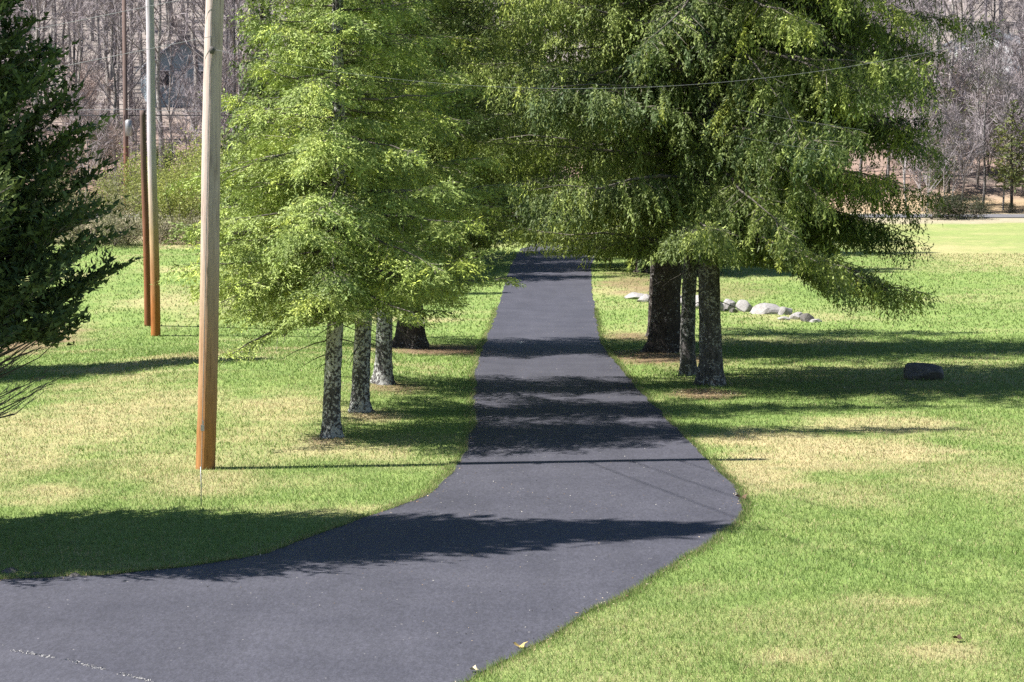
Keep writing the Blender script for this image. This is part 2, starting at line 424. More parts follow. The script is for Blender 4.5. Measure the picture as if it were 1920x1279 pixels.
# ------------------------------------------------------------------ the setting
def axis(segs):
    out = [segs[0][0]]
    for a, b, st in segs:
        n = max(1, int(round((b - a) / st))); out += list(np.linspace(a, b, n + 1)[1:])
    return np.array(out)
gx = axis([(-900, -200, 70), (-200, -60, 10), (-60, -20, 2.0), (-20, -9, 0.7), (-9, 12, 0.42), (12, 26, 0.7), (26, 70, 2.0), (70, 200, 10), (200, 900, 70)])
gy = axis([(-150, -10, 20), (-10, 14, 2), (14, 60, 0.42), (60, 100, 0.6), (100, 160, 1.0), (160, 420, 5), (420, 1000, 58)])
XX, YY = np.meshgrid(gx, gy)
gv = np.stack([XX.ravel(), YY.ravel(), terrain(XX.ravel(), YY.ravel())], 1)
nx, ny = len(gx), len(gy)
ii = (np.arange(ny - 1)[:, None] * nx + np.arange(nx - 1)[None, :]).ravel()
ground = obj('ground', mesh_np('ground', gv, np.stack([ii, ii + 1, ii + nx + 1, ii + nx], 1), ground_color(gv[:, 0], gv[:, 1]), True), M['ground'])
tag(ground, 'rolling lawn rising to a leaf-strewn wooded hillside', 'ground', kind='structure')

def ribbon(L, R, nacross, dz, skirt):
    u = np.linspace(0, 1, nacross + 1)
    P = L[:, None, :] * (1 - u[None, :, None]) + R[:, None, :] * u[None, :, None]
    z = terrain(P[..., 0].ravel(), P[..., 1].ravel()).reshape(P.shape[:2]) + dz
    V = np.concatenate([P, z[..., None]], -1)
    lo_l = V[:, :1].copy(); lo_l[..., 2] -= skirt; lo_r = V[:, -1:].copy(); lo_r[..., 2] -= skirt
    V = np.concatenate([lo_l, V, lo_r], 1); m = V.shape[1]; n = len(V)
    i = (np.arange(n - 1)[:, None] * m + np.arange(m - 1)[None, :]).ravel()
    return V.reshape(-1, 3), np.stack([i, i + m, i + m + 1, i + 1], 1)
V, Q = ribbon(DL, DR, 22, 0.014, 0.08)
tag(obj('driveway', mesh_np('driveway', V, Q), M['asphalt']), 'long dark asphalt driveway running between two rows of spruces', 'driveway', kind='structure')
# smoother newer surface beyond the pale seam
seam = np.array([G(a, b)[:2] for a, b in [(20, 1224), (60, 1232), (130, 1244), (200, 1262), (270, 1280), (360, 1306), (460, 1345)]])
seam = np.vstack([[[-7.2, seam[0, 1] + 0.1]], resample(seam, 40)])
lowr = np.stack([seam[:, 0] - 0.4, np.full(len(seam), 12.9)], 1)
V, Q = ribbon(seam, lowr, 8, 0.019, 0.004)
tag(obj('driveway_apron', mesh_np('driveway_apron', V, Q), M['asphalt2']), 'smoother asphalt apron below a pale seam', 'driveway', kind='structure')
rx_ = np.linspace(-300, 300, 121)
V, Q = ribbon(np.stack([rx_, np.full(121, 140.2)], 1), np.stack([rx_, np.full(121, 133.6)], 1), 6, 0.06, 0.3)
tag(obj('road', mesh_np('road', V, Q), M['road']), 'pale grey country road crossing beyond the lawn', 'road', kind='structure')

# ------------------------------------------------------------------ conifers
def norm(a): return a / (np.linalg.norm(a, axis=-1, keepdims=True) + 1e-9)
def trunk_mesh(H, r0, lean, seed, sides=18, flare=0.5, top_r=0.02, rings=70, wob=0.04):
    R = np.random.default_rng(seed)
    z = np.concatenate([[-0.25], np.linspace(0, 1, rings) ** 1.5 * H])
    t = np.clip(z / H, 0, 1)
    r = r0 * (1 - t) ** 0.8 + top_r + r0 * flare * np.exp(-np.maximum(z, 0) / (1.1 * r0 + 0.02))
    cx = lean[0] * z + wob * np.sin(z * 0.9 + seed); cy = lean[1] * z + wob * np.sin(z * 0.7 + 2 * seed)
    a = np.arange(sides) / sides * 2 * math.pi
    ph = R.random(4) * 6.28
    lob = 1 + (0.22 * np.exp(-np.maximum(z, 0) / (1.2 * r0 + 0.02)))[:, None] * (np.sin(3 * a + ph[0]) + 0.8 * np.sin(5 * a + ph[1]))[None, :]
    rr = r[:, None] * lob * (1 + 0.09 * (R.random((len(z), sides)) - 0.5) + 0.05 * np.sin(2 * a + ph[2])[None, :])
    V = np.stack([cx[:, None] + rr * np.cos(a), cy[:, None] + rr * np.sin(a), np.repeat(z[:, None], sides, 1)], -1).reshape(-1, 3)
    i = np.arange(len(z) - 1)[:, None] * sides; j = np.arange(sides)[None, :]; j2 = (j + 1) % sides
    Q = np.stack([i + j, i + j2, i + sides + j2, i + sides + j], -1).reshape(-1, 4)
    return mesh_np('trunk', V, Q, None, True), (lambda zz: np.array([lean[0] * zz + wob * math.sin(zz * 0.9 + seed), lean[1] * zz + wob * math.sin(zz * 0.7 + 2 * seed), zz]))

def kites(P, D, L, Wd, C, R, tilt=None):
    """one small kite-shaped needle spray per row"""
    n = len(P); D = norm(D)
    a = norm(np.cross(D, R.normal(size=(n, 3))))
    V = np.empty((n, 4, 3), np.float32)
    V[:, 0] = P; V[:, 1] = P + D * (L * 0.45)[:, None] + a * (Wd * 0.5)[:, None]
    V[:, 2] = P + D * L[:, None]; V[:, 3] = P + D * (L * 0.45)[:, None] - a * (Wd * 0.5)[:, None]
    return V.reshape(-1, 3), np.arange(4 * n).reshape(n, 4), np.repeat(C, 4, axis=0)

def sprays(P, D, L, Wd, C, R):
    # each spray faces roughly outward and up, as needles spread to the light
    n = len(P); D = norm(D); out = norm(P * np.array([1, 1, 0.0])) + np.array([0, 0, 0.55]) + R.normal(size=(n, 3)) * 0.55
    a = norm(np.cross(D, out)) * (Wd * 0.5)[:, None]
    V = np.empty((n, 3, 3), np.float32)
    V[:, 0] = P + a; V[:, 1] = P - a; V[:, 2] = P + D * L[:, None]
    return V.reshape(-1, 3), np.arange(3 * n).reshape(n, 3), np.repeat(C, 3, axis=0)

def conifer_parts(seed, H, profile, trunk_r, lean=(0, 0), nb=160, k=(-0.28, 0.16), kvar=0.08, hang=0.7, strand=0.35, col=((0.07, 0.11, 0.02), (0.12, 0.16, 0.03)),
                  yellow=0.1, elem=(0.11, 0.032), zvis=9.0, maxn=80000, bl_step=0.14, tw_step=0.075, tip_up=0.0, clear=None, base=(0, 0, 0), flare=0.5, sides=18, trunk_top=1.0, wob=0.04, asym=None, dead=9, bl_droop=0.35, inner=0.3, lvar=(0.70, 0.36), trim=True, den=(0.6, 0.8), lift=None, gap=0.0, low=1.15, bias=None):
    R = np.random.default_rng(seed)
    tm, axis_at = trunk_mesh(H * trunk_top, trunk_r, lean, seed, flare=flare, sides=sides, wob=wob)
    pz = [p[0] for p in profile]; pr = [p[1] for p in profile]
    z0, z1 = pz[0], pz[-1]
    wood = MB()
    bs, bd, bl, bcol, bz, bden = [], [], [], [], [], []
    az = R.random() * 6.28
    for i in range(nb):
        u = (i + R.random()) / nb
        # more branches low down, where they are longer
        z = z0 + (z1 - z0) * u ** low * 0.985
        az += 2.399963 + R.normal() * 0.35
        az_keep = az
        if bias is not None and R.random() < bias[0]: az = bias[1] + R.normal() * 0.6
        Lb = float(np.interp(z, pz, pr)) * (lvar[0] + lvar[1] * R.random())
        if R.random() < 0.14: Lb *= 1.08
        if R.random() < inner: Lb *= 0.25 + 0.35 * R.random()
        if asym is not None: Lb *= 1 + asym[0] * math.cos(az - asym[1])
        if Lb < 0.08: az = az_keep; continue
        k1 = k[0] + R.normal() * kvar + 0.55 * (z - z0) / (z1 - z0) * 0.6; k2 = k[1] + R.normal() * kvar * 0.6
        if lift is not None: k1 += lift[1] * max(0.0, math.cos(az) * lift[0]) * (1 - (z - z0) / (z1 - z0))
        c, s_ = math.cos(az), math.sin(az); rad = np.array([c, s_, 0.0]); per = np.array([-s_, c, 0.0])
        b0 = axis_at(z)
        side_bend = R.normal() * 0.09
        S = np.linspace(0, 1, 7)
        pts = b0 + Lb * (S[:, None] * rad + (side_bend * S ** 2)[:, None] * per) + (Lb * (k1 * S + k2 * S ** 2))[:, None] * np.array([0, 0, 1.0])
        far = z > zvis
        wig = R.normal(size=(7, 3)) * 0.02 * Lb * (S * (1 - 0.3 * S))[:, None]; pts = pts + wig
        if clear is not None and trim:
            if clear(pts + np.array(base))[2:5].any(): az = az_keep; continue
            bad = CL(pts + np.array(base))
            if bad.any():
                j = int(np.argmax(bad))
                if j < 2: az = az_keep; continue
                Lb *= S[j - 1]; S = np.linspace(0, 1, 7)
                pts = b0 + Lb * (S[:, None] * rad + (side_bend * S ** 2)[:, None] * per) + (Lb * (k1 * S + k2 * S ** 2))[:, None] * np.array([0, 0, 1.0])
        rb = 0.008 + 0.009 * Lb
        wc = 0.75 + 0.5 * R.random()
        wood.tube(pts, rb * (1 - S) ** 1.25 + 0.003, 3 if far else 5, (0.13 * wc, 0.115 * wc, 0.10 * wc), cap=False)
        step = bl_step * (1.7 if far else 1.0)
        n = max(3, int(Lb / step))
        s = np.clip(0.08 + 0.94 * (np.arange(n) + R.random(n)) / n, 0, 1)
        side = np.where(np.arange(n) % 2 == 0, 1.0, -1.0)
        p = b0 + Lb * (s[:, None] * rad + (side_bend * s ** 2)[:, None] * per) + (Lb * (k1 * s + k2 * s ** 2))[:, None] * np.array([0, 0, 1.0])
        tang = norm(rad[None] + (2 * side_bend * s)[:, None] * per + (k1 + 2 * k2 * s)[:, None] * np.array([0, 0, 1.0]))
        ang = np.radians(38 + 30 * R.random(n)) * (1 - 0.35 * s)
        d = norm(np.cos(ang)[:, None] * tang + (np.sin(ang) * side)[:, None] * per + np.array([0, 0, 1.0]) * (R.normal(size=n) * 0.12 + tip_up)[:, None])
        l = (0.40 * Lb * (1 - s) * np.minimum(1, s * 4) + 0.16 + 0.12 * R.random(n)) * (0.7 + 0.5 * R.random(n))
        l = np.minimum(l, 1.25)
        tone = np.clip(0.5 * R.random() + 0.62 * R.random((n, 1)) ** 1.3, 0, 1)
        tone = tone ** 1.4
        cc = (np.array(col[0]) * (1 - tone) + np.array(col[1]) * tone) * (0.8 + 0.4 * R.random((n, 1)))
        cc = np.where(R.random((n, 1)) < yellow, cc * np.array([1.2, 1.14, 0.85]), cc)
        dd = den[0] + den[1] * R.random(n); dd = np.where((R.random(n) < (0.0 if far else gap)) & (s < 0.72), 0.12, dd * (1 + 0.6 * gap))
        bs.append(p); bd.append(d); bl.append(l); bcol.append(cc); bz.append(np.full(n, z)); bden.append(dd); az = az_keep
    bs = np.vstack(bs); bd = np.vstack(bd); bl = np.concatenate(bl); bcol = np.vstack(bcol); bz = np.concatenate(bz); bden = np.concatenate(bden)
    # bare dead twigs low on the stem
    for i in range(dead):
        z = z0 * (0.55 + 0.5 * R.random()); a = R.random() * 6.28; Ld = 0.3 + 0.8 * R.random()
        b0 = axis_at(z); S = np.linspace(0, 1, 4)[:, None]
        wood.tube(b0 + Ld * S * np.array([math.cos(a), math.sin(a), 0]) + Ld * (-0.15 * S - 0.25 * S ** 2) * np.array([0, 0, 1]), 0.014 * (1 - 0.8 * S[:, 0]), 3, (0.10, 0.09, 0.08), cap=False)
    # branchlet wood
    V, Q, C = kites(bs, bd + np.array([0, 0, -0.2]), bl * 0.9, np.full(len(bs), 0.014), np.tile([[0.17, 0.15, 0.125]], (len(bs), 1)), R)
    wood.add(V, Q, None, C)
    # twigs along each branchlet
    step = np.where(bz > zvis, tw_step * 3.4, tw_step)
    nt_ = np.maximum(1, (bl / step * bden).astype(int))
    ti = np.repeat(np.arange(len(bs)), nt_)
    u = R.random(len(ti))
    droop = bl_droop + 0.25 * R.random(len(bs))
    tp = bs[ti] + bd[ti] * (bl[ti] * u)[:, None]; tp[:, 2] -= droop[ti] * bl[ti] * u ** 2
    perp = norm(np.cross(bd[ti], np.array([0, 0, 1.0]))) * np.where(R.random(len(ti)) < 0.5, 1, -1)[:, None]
    td = norm((1 - hang) * (bd[ti] * 0.8 + perp * 0.8) + np.array([0, 0, -1.0]) * hang + R.normal(size=(len(ti), 3)) * 0.22 + np.array([0, 0, 1.0]) * tip_up)
    upm = R.random(len(ti)) < 0.22 * hang
    td[upm] = norm(bd[ti][upm] * 0.7 + np.array([0, 0, 0.75]) + R.normal(size=(int(upm.sum()), 3)) * 0.35)
    clump = (0.55 + 0.9 * np.repeat(R.random(len(bs)), nt_)) * np.repeat(0.6 + 0.4 * bden, nt_)
    ts = strand * (0.35 + 1.0 * R.random(len(ti)) ** 1.5) * clump * np.where(upm, 0.45, 1.0)
    tcol = bcol[ti] * (0.8 + 0.4 * R.random((len(ti), 1)))
    esc = np.where(bz[ti] > zvis, 2.9, 1.0)
    ne = np.maximum(1, np.round(ts / (elem[0] * 0.62 * esc)).astype(int))
    ei = np.repeat(np.arange(len(ti)), ne)
    start = np.concatenate([[0], np.cumsum(ne)[:-1]])
    m = np.arange(len(ei)) - start[ei]
    ep = tp[ei] + td[ei] * (m * elem[0] * 0.62 * esc[ei])[:, None] + R.normal(size=(len(ei), 3)) * 0.012
    ed = norm(td[ei] + R.normal(size=(len(ei), 3)) * 0.42)
    ec = tcol[ei] * (0.85 + 0.3 * R.random((len(ei), 1)))
    keep = np.ones(len(ei), bool)
    if clear is not None:
        wp = ep + np.array(base)
        keep &= ~clear(wp)
    if keep.sum() > maxn: keep &= R.random(len(ei)) < maxn / keep.sum()
    esc2 = esc[ei][keep] * min(1.25, math.sqrt(max(1.0, len(ei) / max(1, maxn))) ** 0.4)
    nk = int(keep.sum())
    V, Q, C = sprays(ep[keep], ed[keep], elem[0] * (0.75 + 0.5 * R.random(nk)) * esc2, 1.25 * elem[1] * (0.75 + 0.5 * R.random(nk)) * esc2, ec[keep], R)
    return tm, wood.mesh('limbs', True), mesh_np('crown', V, Q, C), nk

def drive_clear(zc):
    def f(wp):
        low = (wp[:, 2] < zc + 0.0)
        out = np.zeros(len(wp), bool); i = np.where(low)[0]
        if len(i):
            z = terrain(wp[i, 0], wp[i, 1]); inside = in_poly(wp[i, 0], wp[i, 1], DRIVE_POLY[::10])
            out[i] = (inside & (wp[i, 2] - z < zc)) | (wp[i, 2] - z < 0.08)
        return out
    return f
PROTO = {}
def conifer(loc, bark, label, group=None, name='spruce_tree', rz=0.0, cat='tree', key=None, **kw):
    t = empty(name, loc, rz); tag(t, label, cat, group)
    if key and key in PROTO: tm, lm, cm = PROTO[key]
    else:
        tm, lm, cm, n = conifer_parts(base=loc, **kw)
        if key: PROTO[key] = (tm, lm, cm)
    obj('trunk', tm, M[bark], t); obj('limbs', lm, M['twig'], t); obj('crown', cm, M['needle'], t)
    return t
CL = drive_clear(2.55)
def clear_row(px, py, zr, zl):
    b = G(px, py)
    def f(wp):
        z = wp[:, 2] - terrain(wp[:, 0], wp[:, 1])
        return CL(wp) | (z < np.interp(wp[:, 0] - b[0], [-1.1, -0.4], [zl, zr]) + 0.35 * (vnoise(wp[:, 0], wp[:, 1], 0.4, 4) - 0.5))
    return f
_r1 = G(1328, 722)
def CLR1(wp):
    r = wp[:, 0] - _r1[0]; z = wp[:, 2] - terrain(wp[:, 0], wp[:, 1])
    behind = wp[:, 1] > _r1[1] + 2.5
    return CL(wp) | (z < np.where(behind, 2.75, np.interp(r, [-2, 1.75, 2.7, 9], [2.7, 2.5, 1.3, 1.3])))
g = lambda a, b: tuple(float(q) for q in G(a, b))
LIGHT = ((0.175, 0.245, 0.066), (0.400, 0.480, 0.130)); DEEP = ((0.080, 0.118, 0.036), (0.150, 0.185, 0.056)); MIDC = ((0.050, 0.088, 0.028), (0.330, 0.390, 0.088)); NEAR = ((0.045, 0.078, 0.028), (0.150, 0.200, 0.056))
ROW1 = 'spruces in row on the utility pole side of driveway'; ROW2 = 'spruces in row on the boulder side of driveway'
sl = dict(hang=0.40, strand=0.26, k=(-0.26, 0.12), col=LIGHT, yellow=0.22, elem=(0.060, 0.020), tw_step=0.026, bl_step=0.10, kvar=0.12, inner=0.38, gap=0.15)
conifer(g(625, 820), 'bark_lichen', 'slender lichen-spotted spruce with yellow-green crown, first in row beside the utility pole', ROW1,
        seed=11, H=13.7, profile=[(2.0, 2.3), (2.8, 3.05), (4.4, 2.6), (5.6, 2.1), (6.8, 1.5), (8.2, 1.2), (13.7, 0.05)], trunk_r=0.132, lean=(0.022, 0), nb=210, maxn=190000, zvis=8.4, flare=0.5, clear=clear_row(625, 820, 2.0, 1.4), **sl)
conifer(g(676, 772), 'bark_lichen', 'slender spruce with grey lichen trunk, second in row past the utility pole', ROW1,
        seed=12, H=14.6, profile=[(2.0, 1.9), (3.0, 2.9), (5.0, 2.6), (6.9, 1.75), (9.0, 1.4), (14.6, 0.05)], trunk_r=0.138, lean=(0.018, 0), nb=190, maxn=150000, zvis=8.9, flare=0.45, clear=clear_row(676, 772, 2.0, 1.6), **sl)
sl3 = dict(sl, col=MIDC, yellow=0.18)
conifer(g(716, 720), 'bark_lichen', 'spruce with short leafy-stubbed trunk, third in row past the utility pole', ROW1,
        seed=13, H=14.8, profile=[(2.2, 2.0), (3.2, 3.1), (5.0, 2.9), (7.4, 2.1), (9.5, 1.8), (14.8, 0.05)], trunk_r=0.165, lean=(0.012, 0), nb=180, maxn=135000, zvis=9.4, flare=0.4, clear=clear_row(716, 720, 2.0, 1.8), **sl3)
wp_ = dict(hang=0.82, strand=0.36, k=(-0.24, -0.02), low=1.12, elem=(0.072, 0.023), tw_step=0.026, bl_step=0.10, kvar=0.13, inner=0.22, den=(0.75, 0.6), gap=0.34)
conifer(g(768, 652), 'bark_dark', 'large dark weeping spruce with thick flared trunk, fourth in row past the utility pole', ROW1,
        seed=14, H=17.5, profile=[(2.6, 3.2), (3.6, 4.6), (7.0, 4.6), (10.5, 3.9), (17.5, 0.05)], trunk_r=0.34, nb=185, maxn=230000, zvis=10.4, col=MIDC, yellow=0.12, flare=0.6, clear=CL, lift=(1, 0.22), **wp_)
conifer(g(1331, 722), 'bark_mid', 'broad weeping spruce with drooping lime-tipped boughs and straight grey trunk', ROW2,
        seed=21, H=19.0, profile=[(2.9, 4.3), (4.0, 5.3), (6.5, 5.35), (9.5, 4.6), (13.0, 3.3), (19.0, 0.05)], trunk_r=0.235, lean=(0.0, 0), nb=245, maxn=430000, zvis=10.3, col=MIDC, yellow=0.12, flare=0.35, dead=12, clear=CLR1, lift=(-1, 0.24), bias=(0.25, -0.1), **dict(wp_, elem=(0.074, 0.024), gap=0.36))
conifer(g(1289, 704), 'bark_mid', 'thin leaning spruce stem tight beside the straight grey trunk', ROW2,
        seed=22, H=16.0, profile=[(3.4, 1.6), (4.5, 3.2), (8.0, 3.8), (12.0, 2.9), (16.0, 0.05)], trunk_r=0.15, lean=(0.035, 0.0), nb=110, maxn=60000, zvis=9.2, col=MIDC, yellow=0.2, flare=0.3, clear=CLR1, **wp_)
conifer(g(1252, 660), 'bark_dark', 'massive spruce with thick blackish trunk beside the driveway', ROW2,
        seed=23, H=20.0, profile=[(3.2, 3.6), (4.4, 5.3), (8.0, 5.4), (12.0, 4.7), (20.0, 0.05)], trunk_r=0.35, nb=195, maxn=290000, zvis=10.6, col=MIDC, yellow=0.12, flare=0.32, dead=12, clear=CLR1, lift=(-1, 0.24), **wp_)
conifer(g(1226, 630), 'bark_dark', 'narrow dark spruce half hidden behind the thick blackish trunk', ROW2,
        seed=24, H=13.0, profile=[(3.0, 1.6), (4.2, 2.6), (8.0, 2.2), (13.0, 0.05)], trunk_r=0.14, nb=100, maxn=30000, zvis=12.0, col=DEEP, yellow=0.1, clear=CLR1, **wp_)
# dark tree whose crown reaches in from the edge of the lawn
conifer(on_ground(-7.3, 24.3), 'bark_dark', 'dark dense evergreen with upswept boughs shading the near driveway', None, name='evergreen_tree',
        seed=31, H=12.7, profile=[(1.0, 2.0), (1.7, 2.5), (2.6, 2.8), (3.3, 2.5), (4.2, 2.2), (5.4, 1.95), (7.5, 1.45), (12.7, 0.2)], trunk_r=0.2, nb=640, k=(0.14, 0.26), kvar=0.10, hang=0.12, strand=0.25, col=NEAR,
        yellow=0.12, elem=(0.078, 0.036), zvis=7.0, den=(1.0, 0.5), maxn=235000, bl_step=0.085, tw_step=0.036, tip_up=0.30, bl_droop=-0.1, inner=0.45, lvar=(0.80, 0.2), trim=False, clear=lambda w: w[:, 2] < 2.25 + 0.35 * (w[:, 0] + 7.3) * 0.0 + 0.3 * vnoise(w[:, 0], w[:, 1], 0.5, 3))
# evergreen whose shadow lies on the far lawn
far_kw = dict(hang=0.7, strand=0.45, k=(-0.3, 0.18), elem=(0.20, 0.08), bl_step=0.17, tw_step=0.09, zvis=30, maxn=55000, sides=10, dead=6)
conifer(on_ground(-16.2, 46.6), 'bark_dark', 'pointed evergreen casting the narrow shadow on the far lawn', None, name='evergreen_tree',
        seed=32, H=14.2, profile=[(0.6, 3.2), (1.6, 3.8), (6.0, 3.2), (10.5, 2.1), (14.2, 0.2)], trunk_r=0.17, nb=260, col=DEEP, yellow=0.1, **dict(far_kw, elem=(0.22, 0.10), strand=0.4, maxn=80000, tw_step=0.08, lvar=(0.88, 0.14), inner=0.3))
# far end of the avenue
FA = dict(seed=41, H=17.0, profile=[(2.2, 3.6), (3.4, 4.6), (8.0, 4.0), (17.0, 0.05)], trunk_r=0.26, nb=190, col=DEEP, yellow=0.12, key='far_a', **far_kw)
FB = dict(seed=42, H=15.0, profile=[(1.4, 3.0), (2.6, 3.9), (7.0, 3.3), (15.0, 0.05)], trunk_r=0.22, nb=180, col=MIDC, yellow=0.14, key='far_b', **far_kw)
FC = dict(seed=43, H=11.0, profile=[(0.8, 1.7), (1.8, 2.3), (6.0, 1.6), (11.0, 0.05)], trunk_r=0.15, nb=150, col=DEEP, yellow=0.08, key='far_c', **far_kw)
AV = 'shaded spruces at the far end of the avenue'
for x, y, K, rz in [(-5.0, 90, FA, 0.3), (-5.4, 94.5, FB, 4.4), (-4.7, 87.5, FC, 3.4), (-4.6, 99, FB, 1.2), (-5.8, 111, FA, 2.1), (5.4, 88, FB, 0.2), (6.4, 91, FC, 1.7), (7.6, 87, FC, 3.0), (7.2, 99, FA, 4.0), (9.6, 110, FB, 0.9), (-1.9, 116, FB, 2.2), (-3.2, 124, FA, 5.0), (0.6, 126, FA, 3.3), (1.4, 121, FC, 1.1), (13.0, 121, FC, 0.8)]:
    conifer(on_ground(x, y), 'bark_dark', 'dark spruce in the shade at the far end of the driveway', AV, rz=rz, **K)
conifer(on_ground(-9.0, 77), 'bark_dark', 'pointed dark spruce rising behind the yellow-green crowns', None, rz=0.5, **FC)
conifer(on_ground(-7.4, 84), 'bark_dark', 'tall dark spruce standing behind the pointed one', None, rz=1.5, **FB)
PK = dict(seed=45, H=7.5, profile=[(1.6, 1.6), (2.6, 1.9), (5.0, 1.4), (7.5, 0.05)], trunk_r=0.10, nb=85, col=((0.10, 0.13, 0.04), (0.16, 0.17, 0.05)), yellow=0.2, key='pine', hang=0.1, strand=0.3, k=(0.1, 0.1), elem=(0.26, 0.10), bl_step=0.24, tw_step=0.13, zvis=30, maxn=16000, sides=8, dead=3)
for x, y, rz in [(33.5, 143.5, 0), (36.5, 147, 2), (31.0, 152, 4), (38.5, 145, 1)]:
    conifer(on_ground(x, y), 'bark_dark', 'young olive-green pine on the bank past the road', 'young pines past the road', name='pine_tree', rz=rz, **PK)

# ------------------------------------------------------------------ bare woodland
def bare_meshes(seed, H, r0, limbs=15, fork=0.4, ntw=8, nsec=9, tone=(0.22, 0.20, 0.205), twig=(0.26, 0.228, 0.243), wtw=0.035):
    R = np.random.default_rng(seed)
    tm, ax = trunk_mesh(H, r0, (R.normal() * 0.012, R.normal() * 0.012), seed, sides=7, flare=0.3, top_r=0.012, rings=22, wob=0.10)
    mb = MB(); P, D, L, Wd, C = [], [], [], [], []
    for i in range(limbs):
        z = H * (fork + (0.97 - fork) * (i + R.random()) / limbs); a = R.random() * 6.28
        Lb = (0.33 * (H - z) + 0.8) * (0.7 + 0.6 * R.random()); b0 = ax(z)
        S = np.linspace(0, 1, 5)[:, None]; rad = np.array([math.cos(a), math.sin(a), 0]); up = np.array([0, 0, 1.0])
        rise = 0.55 + 0.5 * R.random()
        pts = b0 + Lb * (S * rad * (0.9) + up * (rise * S + 0.35 * S ** 2)) + R.normal(size=(5, 3)) * 0.06 * S
        mb.tube(pts, (0.018 + 0.012 * Lb) * (1 - 0.8 * S[:, 0]), 3, np.array(tone) * (0.8 + 0.4 * R.random()), cap=False)
        for j in range(nsec):
            s = 0.2 + 0.8 * R.random(); p = np.array([np.interp(s, S[:, 0], pts[:, q]) for q in range(3)])
            d = norm(rad * 0.5 + up * (0.5 + 0.5 * R.random()) + R.normal(size=3) * 0.5)
            l = (0.35 + 0.35 * Lb * (1.1 - s)) * (0.7 + 0.6 * R.random())
            P.append(p); D.append(d); L.append(l); Wd.append(0.05)
            for q in range(ntw):
                pp = p + d * l * (0.15 + 0.85 * R.random())
                P.append(pp); D.append(norm(d * 0.7 + up * 0.25 + R.normal(size=3) * 0.55)); L.append(0.35 + 0.7 * R.random()); Wd.append(wtw)
    n = len(P); C = np.array(twig)[None] * (0.75 + 0.5 * R.random((n, 1)))
    V, Q, C = kites(np.array(P), np.array(D), np.array(L), np.array(Wd), C, R)
    mb.add(V, Q, None, C)
    return tm, mb.mesh('crown')
BV = [bare_meshes(61, 15, 0.14), bare_meshes(62, 17, 0.17, 16, 0.45), bare_meshes(63, 12, 0.10, 14, 0.35), bare_meshes(64, 18, 0.19, 15, 0.5), bare_meshes(65, 8, 0.06, 14, 0.2), bare_meshes(66, 5, 0.035, 14, 0.12, tone=(0.32, 0.27, 0.25), twig=(0.36, 0.29, 0.27))]
BH = [15, 17, 12, 18, 8, 5]
protos = []
for i, (tm, cm) in enumerate(BV):
    t = empty('bare_tree', (0, 0, 0)); protos.append(t)
    obj('trunk', tm, M['bark_mid' if i in (1, 2) else 'bark_grey'], t); obj('crown', cm, M['twig'], t)
placed = [0] * 6
def place_bare(v, x, y, s, kind):
    t = protos[v] if placed[v] == 0 else copy_tree(protos[v])
    placed[v] += 1
    t.location = on_ground(x, y, -0.05); t.rotation_euler = (0, 0, random.random() * 6.28); t.scale = (s, s, s * (0.92 + 0.2 * random.random()))
    px = 960 + x / y * F_PX
    where = 'behind the utility poles' if px < 630 else ('past the road' if px > 1550 else 'beyond the end of the avenue')
    bark = 'dark-trunked' if v in (1, 2) else 'pale grey-trunked'
    if kind == 'wood':
        tall = ['middling', 'tall', 'short', 'very tall', 'small', 'small'][v]
        tag(t, '%s %s leafless tree on the hillside %s' % (tall, bark, where), 'tree', '%s %s leafless trees %s' % (tall, bark, where))
    elif kind == 'road':
        tag(t, '%s leafless tree on the bank just past the road' % ('dark-trunked' if v == 2 else 'thin pale'), 'tree', '%s leafless trees on the road bank' % ('dark' if v == 2 else 'thin pale'))
    else:
        tag(t, '%s leafless sapling in the undergrowth %s' % ('slender' if v == 4 else 'low twiggy', where), 'tree', '%s leafless saplings %s' % ('slender' if v == 4 else 'low twiggy', where))
# two stands seen either side of the spruces, thinner between
R_ = np.random.default_rng(99)
cand = []
def scatter(n, px0, px1, y0, y1, mind):
    out = []
    tries = 0
    while len(out) < n and tries < n * 40:
        tries += 1
        y = y0 + (y1 - y0) * R_.random() ** 1.2; px = px0 + (px1 - px0) * R_.random(); x = (px - 960) / F_PX * y
        pxx = 960 + x / y * F_PX
        if y < 184 and 258 < pxx < 385 and R_.random() < 0.6: continue
        if 176 < y < 194 and 240 < pxx < 400: continue
        if 190 < y < 208 and 1800 < pxx < 1930: continue
        if y < 196 and 1835 < pxx < 1905 and R_.random() < 0.6: continue
        if all((x - a) ** 2 + (y - b) ** 2 > mind * mind for a, b in cand): cand.append((x, y)); out.append((x, y))
    return out
for x, y in scatter(105, -160, 620, 147, 225, 1.7): place_bare(random.choice([0, 0, 1, 2, 3, 3]), x, y, 0.8 + 0.4 * random.random(), 'wood')
for x, y in scatter(62, 1560, 2080, 152, 225, 1.9): place_bare(random.choice([0, 1, 2, 2, 3]), x, y, 0.8 + 0.4 * random.random(), 'wood')
for x, y in scatter(26, 640, 1540, 150, 215, 3): place_bare(random.choice([0, 1, 2, 3]), x, y, 0.8 + 0.4 * random.random(), 'wood')
for x, y in scatter(16, 1660, 2060, 141.5, 147, 1.0): place_bare(random.choice([2, 4, 4]), x, y, 0.7 + 0.4 * random.random(), 'road')
for x, y in scatter(44, 1640, 2080, 143, 175, 0.9): place_bare(random.choice([4, 5, 5]), x, y, 0.6 + 0.5 * random.random(), 'sap')
for x, y in scatter(38, -120, 500, 144, 175, 0.9): place_bare(random.choice([4, 5, 5]), x, y, 0.7 + 0.5 * random.random(), 'sap')
